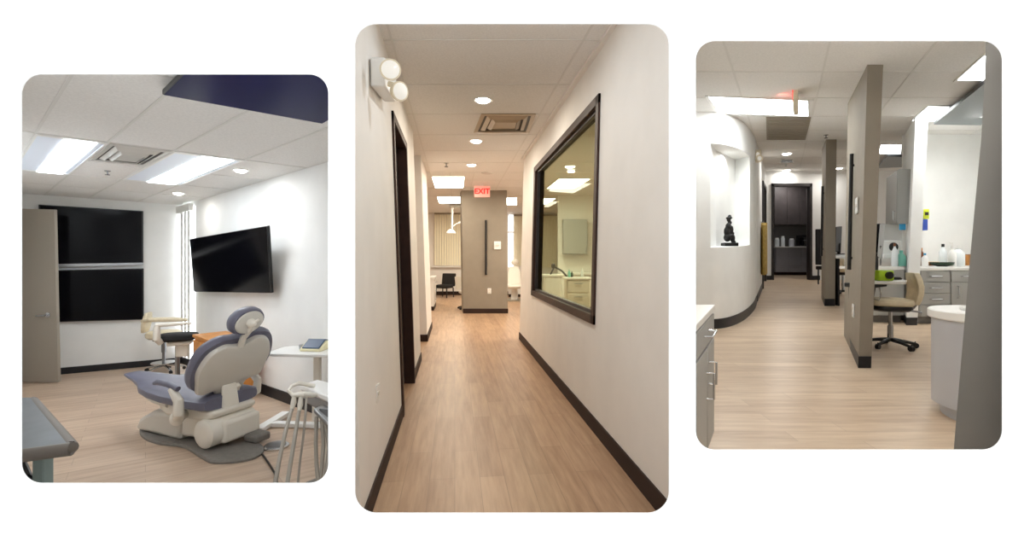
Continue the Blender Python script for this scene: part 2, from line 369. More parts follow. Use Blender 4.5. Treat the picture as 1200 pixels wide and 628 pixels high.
# corner order bottom-left, bottom-right, top-right, top-left, seen from the room
def tv_on_back(px0, px1, ys, label, strip):
    P = [back_pt(px0, ys[0], .07), back_pt(px1, ys[1], .07), back_pt(px1, ys[2], .07), back_pt(px0, ys[3], .07)]
    t, n, c = display('wall_display', label, P, .05, group='black displays on the back wall', bottom_strip=strip)
    mb = MB(); q = c+n*.055; mb.box(q, (.3, .06, .3), Matrix.Rotation(math.atan2(D1.y, D1.x), 3, 'Z')); mb.build('wall_bracket', M['black'], t, world=True)
tv_on_back(45, 168, (313, 310.5, 247.3, 239.6), 'upper of the two big black displays stacked on the back wall', True)
tv_on_back(45, 168.5, (378, 374.5, 314.5, 317), 'lower of the two big black displays stacked on the back wall', False)
# tilted screen on the right wall
def rw_pt(px, py, off): o = C1+wn*off; p = on_line(o, D2, px); return at(px, py, p.y)
P = [rw_pt(227, 342, .10), rw_pt(317.5, 343.5, .10), rw_pt(313, 264.5, .26), rw_pt(222, 280, .26)]
t, n, c = display('tilted_wall_screen', 'black flat screen tilted down on the right wall beside the blinds', P, .035)
mb = MB(); w = c+n*.035; mb.tube([w, w-wn*.12+V((0, 0, -.02))], .05); mb.box(c-wn*.145+n*.02, (.05, .4, .3), Matrix.Rotation(math.atan2(D2.y, D2.x)+PI/2, 3, 'Z')); mb.build('wall_bracket', M['black'], t, world=True)
# screen slung under the ceiling
P = [R1.ce(190, 111, .06), R1.ce(378, 145, .06), R1.ce(396, 135, .06), R1.ce(396, 66, .06), R1.ce(262, 40, .06)]
ct = thing('ceiling_screen', 'large glossy navy screen hung flat under the ceiling near the viewer', 'television', sum(P, V())/5)
mb = MB(); mb.prism(P, V((0, 0, .035))); mb.build('housing', M['black'], ct, bev=.006, world=True)
c = sum(P, V())/5; q = [c+(p-c)*.985+V((0, 0, -.002)) for p in P]
mb = MB(); mb.prism(q, V((0, 0, .004))); mb.build('screen_glass', M['bluescreen'], ct, world=True, smooth=False)
mb = MB()
mb.box(c+V((0, 0, .046)), (.3, .3, .026)); mb.build('ceiling_bracket', M['black'], ct, world=True)
# ---------------------------------------------------------------- the dental chair
def rrect(w, d, r, z, n=5, cx=0, cy=0):
    P = []
    for sx, sy, a0 in ((1, 1, 0), (-1, 1, 90), (-1, -1, 180), (1, -1, 270)):
        for i in range(n+1):
            a = math.radians(a0+90*i/n); P.append(V((cx+sx*(w/2-r)+r*math.cos(a), cy+sy*(d/2-r)+r*math.sin(a), z)))
    return P
def smooth_closed(pts, n=6):
    out = []; k = len(pts)
    for i in range(k):
        p0, p1, p2, p3 = (V(pts[(i+j-1) % k]) for j in range(4))
        for q in range(n):
            t = q/n; out.append(.5*((2*p1)+(p2-p0)*t+(2*p0-5*p1+4*p2-p3)*t*t+(3*p1-p0-3*p2+p3)*t**3))
    return out
CH = math.radians(67)
ch = thing('dental_chair', 'slate purple dental chair with cream shell back on a grey floor plate', 'dental chair', R1.fl(240, 515), CH)
slope = (R1.hr-HZ)/F
def tz(x, y): return -slope*(x*math.sin(CH)+y*math.cos(CH))       # follow the gentle fall of the floor
pl = smooth_closed([(.04, -.70), (-.10, -.82), (-.24, -.80), (-.35, -.62), (-.31, -.4), (-.22, -.05), (-.25, .26), (-.20, .56), (-.06, .84), (.10, .90), (.22, .62), (.22, .3), (.20, -.1), (.12, -.46)])
MB().loft([[V((p.x*k, p.y*k, tz(p.x, p.y)+z)) for p in pl] for k, z in ((1, .001), (1, .018), (.975, .028))]).build('base_plate', M['plate'], ch)
def yz_loft(prof, w, name, m, parent, bev=.03, sub=0, x0=0, seg=3):
    mb = MB(); mb.prism([V((x0-w/2, y, z)) for y, z in prof], V((w, 0, 0))); return mb.build(name, m, parent, bev=bev, seg=seg)
yz_loft([(.78, .03), (.12, .02), (.10, .20), (.24, .26), (.52, .24), (.72, .14)], .30, 'front_cover', M['shell'], ch, .04)
yz_loft([(.14, .05), (-.30, .09), (-.34, .25), (-.1, .28), (.12, .24)], .26, 'lift_arm', M['cream'], ch, .03)
mb = MB(); mb.lathe([(.05, -.25), (.10, -.25), (.12, -.235), (.12, .19), (.10, .2), (.05, .2)], (0, -.33, .175), (1, 0, 0), 24)
mb.build('pivot_drum', M['cream'], ch)
mb = MB(); mb.box((.03, -.38, .17), (.36, .16, .19)); mb.build('rear_cover', M['cream'], ch, bev=.03, seg=3)
mb = MB(); mb.box((.12, -.52, .065), (.16, .16, .07)); mb.build('pedal_box', M['plate'], ch, bev=.02)
yz_loft([(.30, .30), (.22, .255), (-.30, .265), (-.40, .31), (-.40, .36), (.34, .37)], .42, 'seat_frame', M['cream'], ch, .025)
# seat and leg rest : rounded sections along the length
secs = [(-.36, .50, .36, .465), (-.32, .56, .355, .475), (-.1, .58, .36, .47), (.18, .58, .37, .475), (.40, .54, .38, .485), (.56, .48, .40, .495), (.70, .34, .43, .50), (.86, .25, .46, .51), (1.0, .19, .475, .515), (1.08, .15, .485, .515), (1.10, .09, .49, .51)]
def ring(y, w, z0, z1, n=20):
    return [V((w/2*math.copysign(abs(math.cos(a))**.5, math.cos(a)), y, (z0+z1)/2+(z1-z0)/2*math.copysign(abs(math.sin(a))**.55, math.sin(a)))) for a in [2*PI*i/n for i in range(n)]]
seat = MB().loft([ring(*s) for s in secs]).build('seat_cushion', M['purple'], ch)
MB().loft([ring(y, w*.8, z0-.05, z0+.02) for y, w, z0, z1 in secs[3:8]]).build('leg_rest_shell', M['shell'], ch)
# reclined back
Rb = Matrix.Translation((-.02, -.24, .485)) @ Matrix.Rotation(math.radians(30), 4, 'X') @ Matrix.Translation((0, 0, .3)) @ Matrix.Rotation(math.radians(-9), 4, 'Y') @ Matrix.Translation((0, 0, -.3)) @ Matrix.Diagonal((.93, 1, .86, 1))
def back_ring(pts, y, k=1, cz=.36):
    return [Rb @ V((p.x*k, y, (p.y-cz)*k+cz)) for p in pts]
bo = smooth_closed([(.12, .0), (.28, .09), (.38, .22), (.395, .42), (.33, .62), (.18, .70), (.06, .685), (0, .68), (-.06, .685), (-.18, .70), (-.33, .62), (-.395, .42), (-.38, .22), (-.28, .09), (-.12, 0)])
MB().loft([back_ring(bo, y, k) for y, k in ((.085, .80), (.08, .90), (.055, .98), (.02, 1.0), (-.02, .97))]).build('backrest', M['purple'], ch)
so = smooth_closed([(.10, -.04), (.16, .08), (.30, .10), (.34, .26), (.35, .42), (.28, .585), (.16, .645), (.06, .62), (0, .61), (-.06, .62), (-.16, .645), (-.28, .585), (-.35, .42), (-.34, .26), (-.30, .10), (-.16, .08), (-.10, -.04)])
MB().loft([back_ring(so, y, k, .33) for y, k in ((-.015, 1.0), (-.035, 1.0), (-.055, .96), (-.065, .85))]).build('back_shell', M['shell'], ch)
mb = MB(); mb.loft([[Rb @ V((x+sx, y, z)) for sx, y in ((-.07, -.10), (.07, -.10), (.07, -.05), (-.07, -.05))] for x, z in ((0, -.20), (0, .0), (0, .10))]); mb.prism([V((-.1, -.385, .33)), V((.06, -.385, .33)), V((.045, -.36, .55)), V((-.085, -.36, .55))], V((0, .03, 0))); mb.build('back_bracket', M['cream'], ch, bev=.012)
hd = MB(); Rh = Rb @ Matrix.Translation((.03, -.015, .865)) @ Matrix.Rotation(math.radians(-16), 4, 'X') @ Matrix.Rotation(math.radians(-14), 4, 'Y')
ho = [(.165*math.cos(a), .125*math.sin(a)) for a in [2*PI*i/28 for i in range(28)]]
hd.loft([[Rh @ V((x*k, y, z*k)) for x, z in ho] for y, k in ((.075, .7), (.07, .88), (.04, 1), (0, 1.0), (-.03, .92))]); hd.build('headrest', M['purple'], ch)
mb = MB(); mb.loft([[Rh @ V((x*k, y, z*k)) for x, z in ho] for y, k in ((-.025, .84), (-.045, .8), (-.05, .7))]); mb.build('headrest_shell', M['shell'], ch)
mb = MB(); mb.tube([Rb @ V((0, -.05, .6)), Rb @ V((0, -.055, .7)), Rh @ V((0, -.06, -.03))], [.03, .026, .03]); mb.ell(Rh @ V((0, -.06, 0)), (.045, .03, .04)); mb.tube([Rh @ V((0, -.07, 0)), Rh @ V((.07, -.075, .01))], .014); mb.build('headrest_bracket', M['cream'], ch)
for s in (-1, 1):
    a = thing_arm = MB()
    a.tube([(s*.22, -.06, .31), (s*.31, -.12, .31), (s*.365, -.21, .38), (s*.37, -.22, .48), (s*.36, -.12, .565)], [.04, .045, .042, .038, .03], 10)
    a.ell((s*.31, -.10, .30), (.05, .06, .06)); ar = a.build('armrest_support', M['cream'], ch)
    a = MB(); a.tube([(s*.36, -.2, .575), (s*.36, -.08, .60), (s*.36, .06, .605), (s*.36, .11, .59)], [.022, .026, .026, .018], 10); a.build('arm_pad', M['purple'], ch)
MB().tube([R1.fl(x, y)+V((0, 0, .01)) for x, y in ((303, 521), (307, 533), (316, 546), (322, 556), (325, 568))], .008).build('floor_cable', M['black'], ch, world=True)
# ---------------------------------------------------------------- stools behind the chair
def star(mb, r, z, n=5, a0=0, w=.022):
    for k in range(n):
        a = a0+2*PI*k/n; mb.tube([(0, 0, z+.05), (r*.5*math.cos(a), r*.5*math.sin(a), z+.03), (r*math.cos(a), r*math.sin(a), z)], [w*1.3, w, w*.8])
def casters(parent, r, m, n=5, a0=0, s=.03):
    for k in range(n):
        a = a0+2*PI*k/n; mb = MB(); c = V((r*math.cos(a), r*math.sin(a), s)); ax = V((-math.sin(a), math.cos(a), 0))
        for d in (-.012, .012): mb.lathe([(s*.5, -.008), (s, -.007), (s, .007), (s*.5, .008)], c+ax*d, ax, 12)
        mb.tube([c, c+V((0, 0, s*1.5))], .007); mb.build('caster', m, parent)
def pad(w, d, h, z, n=24, e=.7, cx=0, cy=0, tilt=0):
    rs = []
    for k, q in ((.82, 0), (.97, .25), (1, .55), (.96, .85), (.8, 1)):
        rs.append([V((cx+w/2*k*math.copysign(abs(math.cos(a))**e, math.cos(a)), cy+d/2*k*math.copysign(abs(math.sin(a))**e, math.sin(a)), z+h*q)) for a in [2*PI*i/n for i in range(n)]])
    return rs
st = thing('assistant_stool', 'beige stool with curved back and arm in the corner below the displays', 'stool', R1.pt(192, 7.42, 0), math.radians(20))
mb = MB(); star(mb, .26, .05, a0=.3, w=.016); mb.build('star_base', M['chrome'], st); casters(st, .26, M['black'], a0=.3, s=.024)
mb = MB(); mb.lathe([(.17, 0), (.17, .014)], (0, 0, .13), n=24); mb.lathe([(.155, -.001), (.155, .015)], (0, 0, .13), n=24); mb.build('foot_ring', M['chrome'], st)
mb = MB(); mb.tube([(0, 0, .08), (0, 0, .3)], .024); mb.tube([(0, 0, .3), (0, 0, .5)], .034); mb.build('gas_column', M['steel'], st)
MB().loft(pad(.46, .42, .11, .52)).build('seat', M['beige'], st)
mb = MB(); mb.box((0, 0, .505), (.24, .2, .04)); mb.build('seat_plate', M['black'], st, bev=.01)
mb = MB(); mb.loft([[V((-.27+.05*t, y*(.6+.4*math.sin(PI*min(1, t*1.1))), .62+.33*t)) for y in (-.16, -.08, 0, .08, .16)]+[V((-.22+.05*t, y*(.6+.4*math.sin(PI*min(1, t*1.1))), .62+.33*t)) for y in (.16, .08, 0, -.08, -.16)] for t in (0, .15, .35, .55, .75, .92)]); mb.build('backrest', M['beige'], st, bev=.015)
mb = MB(); mb.tube([(-.24, -.1, .80), (-.1, -.26, .84), (.2, -.26, .83), (.36, -.2, .81)], [.03, .035, .035, .025]); mb.build('arm_bolster', M['beige'], st)
bs = thing('operator_stool', 'black seated stool with grey L-shaped arm behind the dental chair', 'stool', R1.pt(208, 6.6, 0), math.radians(25))
MB().loft(pad(.50, .40, .09, .60)).build('seat', M['blackfab'], bs)
mb = MB(); mb.box((.03, 0, .565), (.28, .22, .06)); mb.box((.06, .0, .46), (.16, .12, .18)); mb.build('tilt_mechanism', M['cream'], bs, bev=.02)
mb = MB(); mb.tube([(0, 0, .08), (0, 0, .5)], .03); mb.build('gas_column', M['steel'], bs)
mb = MB(); star(mb, .28, .055, a0=.6, w=.018); mb.build('star_base', M['chrome'], bs); casters(bs, .28, M['black'], a0=.6, s=.026)
mb = MB(); mb.tube([(-.16, -.16, .60), (-.19, -.22, .66), (-.19, -.22, .80), (-.18, -.21, .845)], [.04, .045, .04, .035], 10); mb.tube([(-.2, -.22, .845), (0, -.24, .85), (.2, -.22, .85)], [.03, .025, .018], 10); mb.build('side_arm', M['cream'], bs)
# low wooden cabinet by the right wall
wc = thing('wood_cabinet', 'low orange wooden cabinet against the wall behind the dental chair', 'cabinet', R1.pt(262, 6.05, 0), math.atan2(-D2.y, -D2.x))
mb = MB(); mb.box((0, 0, .36), (.95, .36, .64)); mb.build('body', M['orange'], wc, bev=.006)
mb = MB(); mb.box((0, -.0, .70), (1.0, .40, .035)); mb.build('top', M['orange'], wc, bev=.006)
for x in (-.24, .24):
    mb = MB(); mb.box((x, -.19, .37), (.45, .02, .56)); dd = mb.build('door', M['orange'], wc, bev=.004)
    mb = MB(); mb.tube([(x*.25, -.205, .42), (x*.25, -.225, .44), (x*.25, -.225, .52), (x*.25, -.205, .54)], .006); mb.build('handle', M['steel'], dd)
mb = MB(); mb.box((0, .02, .02), (.9, .3, .04)); mb.build('plinth', M['base'], wc)
# white height-adjustable side table
tp = R1.pt(372, 4.75, 0)
tb = thing('side_table', 'white pedestal table with rounded corners at the right wall', 'table', tp, math.radians(-4))
mb = MB(); mb.loft([[V((p.x, p.y, z)) for p in rrect(.98, .40, .10, 0, cx=.06)] for z in (.722, .752)]); mb.build('tabletop', M['white'], tb, bev=.006)
mb = MB(); mb.loft([[V((p.x, p.y, z)) for p in rrect(.085, .085, .02, 0)] for z in (.06, .40)]); mb.loft([[V((p.x, p.y, z)) for p in rrect(.065, .065, .015, 0)] for z in (.40, .725)]); mb.build('pedestal', M['cream'], tb)
mb = MB(); mb.box((-.16, -.06, .03), (.56, .08, .04)); mb.build('foot', M['white'], tb, bev=.005)
mb = MB(); mb.box((-.46, .0, .035), (.09, .5, .04)); mb.build('foot', M['white'], tb, bev=.005)
ph = thing('desk_device', 'small cream and blue wedge device on the white side table', 'desk device', tp+V((-.03, .02, .752)), math.radians(-8))
mb = MB(); mb.prism([V((-.11, -.1, 0)), V((-.11, .1, 0)), V((-.11, .1, .075)), V((-.11, .04, .09)), V((-.11, -.1, .02))], V((.22, 0, 0))); mb.build('body', M['yellowish'], ph, bev=.008)
mb = MB(); mb.prism([V((-.09, -.085, .024)), V((-.09, .035, .088)), V((-.09, .09, .077)), V((-.09, .09, .09)), V((-.09, .03, .104)), V((-.09, -.09, .038))], V((.18, 0, 0))); mb.build('blue_cover', M['blue'], ph, bev=.004)
cu = MB(); cu.lathe([(.018, 0), (.024, .05), (.022, .05), (.016, .004)], n=14)
cup = cu.build('cup', M['lav']); cup.location = tp+V((-.17, .02, .752)); tag(cup, 'tiny clear cup beside the blue and cream device', 'cup')
# ---------------------------------------------------------------- dental delivery unit, lower right
du = thing('delivery_unit', 'dental instrument unit with hanging grey hoses at the right edge of treatment room', 'dental unit', R1.pt(386, 3.30, 0))
def D(px, py, Z): return at(px, py, Z)
P = [D(352, 450, 3.2), D(394, 468, 3.0), D(403, 452, 3.5), D(371, 444.5, 3.5)]
mb = MB(); mb.hexa(P, [p-V((0, 0, .045)) for p in P]); mb.build('tray', M['white'], du, bev=.012, world=True)
P = [D(359, 457, 3.2), D(394, 475, 3.02), D(399, 466, 3.4), D(371, 455, 3.4)]
mb = MB(); mb.hexa(P, [p-V((0, 0, .09)) for p in P]); mb.build('tray_underside', M['steel'], du, bev=.012, world=True)
P = [D(367.5, 478, 2.85), D(395, 506, 2.6), D(400, 480, 3.0), D(377, 474, 3.05)]
mb = MB(); mb.hexa(P, [p-V((0, 0, .03)) for p in P]); mb.build('side_tray', M['steel'], du, bev=.008, world=True)
P = [D(374, 480, 2.86), D(396, 502, 2.68), D(399, 483, 2.95), D(379, 478, 2.98)]
mb = MB(); mb.hexa([p+V((0, 0, .004)) for p in P], [p-V((0, 0, .002)) for p in P]); mb.build('tray_mat', M['base_navy'], du, world=True)
base = R1.pt(384, 3.3, 0)
mb = MB(); mb.tube([base+V((0, 0, .02)), D(384, 470, 3.3)], .04, 12); mb.build('post', M['cream'], du, world=True)
mb = MB(); mb.lathe([(.22, 0), (.22, .02), (.05, .035)], base, n=24); mb.build('foot', M['plate'], du, world=True)
mb = MB(); mb.tube([D(368, 452, 3.2), D(350, 449, 3.1), D(342, 452, 3.05), D(338, 458, 3.0), D(343, 463, 3.0), D(356, 462, 3.0), D(366, 463, 3.05), D(374, 462, 3.15)], [.014, .012, .010, .010, .014, .018, .016, .012], 10); mb.build('holder_arm', M['cream'], du, world=True)
for hp, tl in ((((345, 462), (344, 472), (342, 480)), ((340, 486), (334, 508), (327, 540), (321, 575))), (((353, 463), (352, 474), (350.5, 482)), ((349, 490), (345, 515), (340, 545), (335, 578)))):
    mb = MB(); mb.tube([D(*hp[0], 3.0), D(*hp[1], 3.0), D(*hp[2], 2.98)], [.012, .018, .011], 10); mb.build('handpiece', M['cream'], du, world=True)
    mb = MB(); mb.tube([D(*hp[2], 2.98)]+[D(x, y, 2.9-.1*i) for i, (x, y) in enumerate(tl)], [.011]+[.012]*len(tl), 10); mb.build('hose', M['tube'], du, world=True)
for tl in (((359, 466), (358, 485), (355, 515), (351, 545), (348, 578)), ((371, 488), (370, 520), (371, 545), (374, 580)), ((377, 490), (379, 520), (377, 550), (372, 582)), ((381, 494), (386, 525), (382, 555), (379, 585))):
    mb = MB(); mb.tube([D(x, y, 3.0-.06*i) for i, (x, y) in enumerate(tl)], .007 if tl[0][0] == 359 else .012, 10); mb.build('hose', M['tube'], du, world=True)
fp = thing('foot_control', 'round chrome foot control disc on the floor beside the hoses', 'foot pedal', R1.fl(323.5, 524))
MB().lathe([(.105, 0), (.105, .015), (.09, .022), (.085, .022)], n=28, ).build('rim', M['chrome'], fp)
MB().lathe([(.085, .01), (.08, .03), (.03, .045), (.001, .046)], n=28).build('disc', M['steel'], fp)
# steel-topped cart at the lower left
ct2 = thing('steel_cart', 'dark steel topped cart with rounded brown edge in the near corner', 'cart', R1.pt(20, 2.0, 0))
P = [D(-8, 531, 1.72), D(84, 519, 1.76), D(38, 465.5, 2.42), D(-8, 466, 2.42)]
mb = MB(); mb.hexa(P, [p-V((0, 0, .012)) for p in P]); mb.build('worktop', M['pewter'], ct2, world=True, bev=.004)
up = V((0, 0, 1)); e0, e1, e2 = P[0]-up*.022, P[1]-up*.022, P[2]-up*.022
mb = MB(); mb.tube([e0, e1, e1.lerp(e2, .02), e2], .024, 12); mb.build('edge_band', M['edge'], ct2, world=True)
mb = MB(); q = [p-up*.014 for p in P]; q = [q[0].lerp(q[1], .0), q[0].lerp(q[1], .97), q[3].lerp(q[2], .95), q[3]]; mb.hexa(q, [p-up*.03 for p in q]); mb.build('underframe', M['edge'], ct2, world=True, bev=.003)
def leg_post(px, Z, m):
    a = R1.pt(px, Z, .0); b = R1.pt(px, Z, .84); mb = MB(); mb.loft([[p+V((x, y, 0)) for x, y in ((-.022, -.022), (.022, -.022), (.022, .022), (-.022, .022))] for p in (a, b)]); mb.build('leg', m, ct2, world=True, bev=.006)
leg_post(50.5, 1.83, M['teal']); leg_post(22, 2.35, M['teal']); leg_post(0, 1.83, M['teal'])
mb = MB(); mb.hexa([R1.pt(2, 1.86, .25), R1.pt(40, 1.86, .25), R1.pt(40, 1.86, .72), R1.pt(2, 1.86, .72)], [R1.pt(2, 2.2, .25), R1.pt(24, 2.2, .25), R1.pt(24, 2.2, .72), R1.pt(2, 2.2, .72)]); mb.build('lower_bin', M['base_navy'], ct2, world=True, bev=.01)
# ================================================================== ROOM 2 : the corridor
Z2E = 19.7
slab('floor', wood_floor('wood_floor_lengthwise', math.atan2(560, -67), (184, 152, 122), (149, 116, 90), (108, 82, 65), .40), R2, 400.5, 799.5, ZW+.003, Z2E+.1, False, .05)
side_partition(R2, 402, ZW+.003, Z2E, M['wall_warm'], -1); side_partition(R2, 798, ZW+.003, Z2E, M['wall_warm'], 1)
def LW(Z, h, off=0): return R2.lat(-.5-.117*h/3.37+off, Z, h)
def RW(Z, h, off=0): return R2.lat(1.209+.081*h/3.37+off, Z, h)
def wquad(f0, za, zb, ha, hb, off, th, mb):
    def f(Z, h, o):
        p = f0(Z, h, o); p.x = max(min(p.x, .3545*Z), -.352*Z); return p
    a = [f(za, ha, off), f(zb, ha, off), f(zb, hb, off), f(za, hb, off)]; b = [f(za, ha, off+th), f(zb, ha, off+th), f(zb, hb, off+th), f(za, hb, off+th)]
    mb.hexa(a, b); return mb
H2 = 3.37
mb = MB(); wquad(LW, 2.55, 4.56, 0, H2, 0, -.12, mb); wquad(LW, 4.56, 5.78, 2.86, H2, 0, -.12, mb); wquad(LW, 5.78, 7.06, 0, H2, 0, -.12, mb); mb.build('wall_left', M['wall_warm'], kind='structure', smooth=False)
mb = MB(); wquad(LW, 8.66, 10.4, 0, H2, 0, -.5, mb); mb.build('wall_left', M['wall_warm'], kind='structure', smooth=False)
mb = MB(); wquad(LW, 2.6, 4.54, 0, .115, .013, -.013, mb); mb.build('baseboard_left', M['base'], kind='structure', smooth=False)
mb = MB(); wquad(LW, 5.82, 7.06, 0, .115, .013, -.013, mb); mb.build('baseboard_left', M['base'], kind='structure', smooth=False)
mb = MB(); wquad(LW, 8.645, 10.4, 0, .125, .013, -.013, mb)
p, q = LW(8.65, 0, .013), LW(8.65, 0, -.5); mb.hexa([p, q, q+up*.125, p+up*.125], [x-V((0, .014, 0)) for x in (p, q, q+up*.125, p+up*.125)]); mb.build('baseboard_left', M['base'], kind='structure', smooth=False)
# door in the left wall
mb = MB()
wquad(LW, 4.52, 4.60, 0, 2.90, .02, -.16, mb); wquad(LW, 5.74, 5.82, 0, 2.90, .02, -.16, mb); wquad(LW, 4.52, 5.82, 2.82, 2.90, .02, -.16, mb)
dr = mb.build('door_1', M['brown'], kind='structure', smooth=False)
mb = MB(); wquad(LW, 4.60, 5.74, .01, 2.82, -.10, -.04, mb); leaf = mb.build('door_leaf', M['darkdoor'], dr, smooth=False)
# right wall with the big window
mb = MB(); wz0, wz1, wh0, wh1 = 4.20, 7.60, .95, 2.94
wquad(RW, 2.62, wz0, 0, H2, 0, .12, mb); wquad(RW, wz1, 8.94, 0, H2, 0, .12, mb); wquad(RW, wz0, wz1, 0, wh0, 0, .12, mb); wquad(RW, wz0, wz1, wh1, H2, 0, .12, mb)
mb.build('wall_right', M['wall_warm'], kind='structure', smooth=False)
mb = MB(); wquad(RW, 2.64, 8.94, 0, .125, -.013, .013, mb); mb.build('baseboard_right', M['base'], kind='structure', smooth=False)
mb = MB()
for (a, b, c_, d_) in ((wz0-.01, wz0+.07, wh0-.03, wh1+.01), (wz1-.10, wz1+.02, wh0-.03, wh1+.01), (wz0-.01, wz1+.02, wh0-.03, wh0+.05), (wz0-.01, wz1+.02, wh1-.07, wh1+.01)):
    wquad(RW, a, b, c_, d_, -.02, .15, mb)
win = mb.build('window_1', M['brown'], kind='structure', smooth=False)
mb = MB(); 
for (a, b, c_, d_) in ((wz0+.07, wz0+.10, wh0+.05, wh1-.07), (wz1-.14, wz1-.10, wh0+.05, wh1-.07), (wz0+.07, wz1-.10, wh0+.05, wh0+.08), (wz0+.07, wz1-.10, wh1-.10, wh1-.07)):
    wquad(RW, a, b, c_, d_, .02, .04, mb)
mb.build('window_stop', M['darkdoor'], win, smooth=False)
mb = MB(); wquad(RW, wz0+.07, wz1-.10, wh0+.05, wh1-.07, .065, .006, mb); mb.build('window_pane', M['glass'], win, smooth=False)
# ceiling
def c2(L, Z): return V(((R2.vp-600)/F*Z+L, Z, R2.cz(Z)))
segs = [(c2(-.9, z), c2(1.29, z)) for z in (3.05, 4.09, 5.13, 6.17, 7.21, 8.25)]+[(c2(-2.5, z), c2(4.5, z)) for z in (9.29, 10.33, 11.37, 12.6, 14.3, 16.1, 17.5)]
segs += [(c2(1.10, 2.4), c2(1.10, 19)), (c2(-.54, 2.4), c2(-.54, 11))]+[(c2(l, 10.4), c2(l, 19)) for l in (-.10, .42)]
ceiling_with_grid(R2, 400.5, 799.5, ZW+.003, Z2E+.1, segs)
# cornice strip along the right wall top
mb = MB(); wquad(lambda Z, h, o: R2.lat(1.29+o, Z, h), 2.9, 8.94, H2-.03, H2-.001, -.05, .05, mb); mb.build('trim_1', M['wall_warm'], kind='structure', smooth=False)
downlight(R2, 566, 117, .085, 'round ceiling downlight nearest the viewer in the corridor, before the vent', DOWN2, 'corridor downlights', (1, .9, .76))
downlight(R2, 558, 165, .085, 'second round corridor downlight, just beyond the square vent', DOWN2, 'corridor downlights', (1, .88, .72))
downlight(R2, 552.5, 193, .085, 'third round corridor downlight, in front of the exit sign', DOWN2, 'corridor downlights', (1, .86, .68))
for z in (1.9, 3.6): area('corridor_lamp', (R2.lat(.3, z, 3.3)), .16, 9, (.88, .95, 1))      # the same row carries on overhead
P = [R2.ce(x, y) for x, y in ((555, 155), (620, 155), (628, 133), (564, 133))]
square_vent(P, R2, 'bronze-beige square ceiling vent between the corridor downlights', M['brass'], M['ventdark'])
sprinkler(R2, 523, 191, 'small sprinkler head on the corridor ceiling left of the downlights', 1.1)
p = R2.ce(571, 202.5); sd = thing('ceiling_speaker', 'flat round speaker cover on the ceiling above the exit sign', 'speaker', p)
MB().lathe([(.13, .002), (.13, -.012), (.10, -.02)], n=24).build('housing', M['grid'], sd); MB().lathe([(.10, -.016), (.09, -.024)], n=24).build('grille', M['vent'], sd)
def panel_px(room, pts, label, m, group): return quad_panel(room, [room.ce(x, y) for x, y in pts], label, m, group)
g = 'lit panels over the open bay'
panel_px(R2, ((504.5, 206), (545.5, 206), (544, 220), (509, 220)), 'lit ceiling panel left of the exit sign, nearer of two', M['lamp2'], g)
panel_px(R2, ((511, 230), (543, 230), (541, 238), (514, 238)), 'lit ceiling panel above the far blinds, farther of two', M['lamp2'], g)
panel_px(R2, ((590, 231), (606, 231), (606, 240), (592, 240)), 'lit ceiling panel just right of the taupe pillar', M['lamp2'], g)
panel_px(R2, ((654, 208.7), (694, 208.7), (674, 221), (639, 221)), 'larger lit ceiling panel seen through the corridor window', M['lamp2'], g)
panel_px(R2, ((632, 232), (652.5, 232), (640, 239.5), (628, 239.5)), 'smaller lit ceiling panel seen through the corridor window', M['lamp2'], g)
downlight(R2, 668, 195, .10, 'upper round downlight seen through the corridor window', 14, 'downlights behind the window', (1, .9, .75))
downlight(R2, 680, 230, .12, 'lower round downlight seen through the corridor window', 14, 'downlights behind the window', (1, .9, .75))
area('bay_fill', R2.lat(3.4, 9.5, 3.3), .3, 70, (1, .93, .78)); area('bay_fill', R2.lat(2.6, 12.3, 3.3), .3, 40, (1, .95, .84)); area('bay_fill', R2.lat(.1, 17, 3.3), .3, 60, (1, .92, .74))  # fill lights without fixtures, added to brighten the far bay and window room
# taupe pillar with its fittings
Zp = 13.1
P = [R2.pt(543, Zp, 0), R2.pt(595, Zp, 0), V((R2.pt(594, Zp, 0).x, Zp, R2.cz(Zp))), V((R2.pt(541, Zp, 0).x, Zp, R2.cz(Zp)))]
mb = MB(); mb.hexa(P, [p+V((-.1, .5, -.004)) for p in P]); mb.build('wall_pillar', M['taupe'], kind='structure', smooth=False)
a, b = R2.pt(542.5, Zp-.015, 0), R2.pt(595.5, Zp-.015, 0)
mb = MB(); mb.hexa([a, b, b+up*.13, a+up*.13], [p+V((0, .014, 0)) for p in (a, b, b+up*.13, a+up*.13)]); mb.build('baseboard_pillar', M['base'], kind='structure', smooth=False)
def rail(name, label, p0, p1, n, w, group=None):
    t = thing(name, label, 'grab bar', p1); n = V(n).normalized()
    mb = MB(); mb.tube([p0+n*.03, p1+n*.03], w, 10); mb.build('bar', M['black'], t, world=True)
    for f in (.1, .9): mb = MB(); q = p0.lerp(p1, f); mb.tube([q, q+n*.03], w*.7, 8); mb.build('standoff', M['black'], t, world=True)
    return t
rail('grab_bar', 'long black vertical bar on the face of the taupe corridor pillar', at(569.5, 258, Zp), at(569.5, 322, Zp), (0, -1, 0), .028)
def plate(name, label, cat, c, n, w, h, th, m, detail=None):
    R = frame_to_up(n); t = thing(name, label, cat, c)
    mb = MB(); mb.box(c+V(n).normalized()*th/2, (w, th, h), R); mb.build('cover_plate', m, t, bev=.006, world=True)
    for dz in (detail or ()):
        mb = MB(); mb.box(c+V(n).normalized()*(th+.002)+V((0, 0, dz)), (w*.42, .008, h*.22), R); mb.build('socket_face', M['cream'], t, bev=.003, world=True)
    return t
def frame_to_up(n):
    n = V(n).normalized(); y = -n; z = V((0, 0, 1)); x = y.cross(z).normalized(); return Matrix((x, y, z)).transposed()
th_ = plate('thermostat', 'small white thermostat beside the black bar on corridor pillar', 'thermostat', at(583, 287.5, Zp), (0, -1, 0), .19, .22, .03, M['white'])
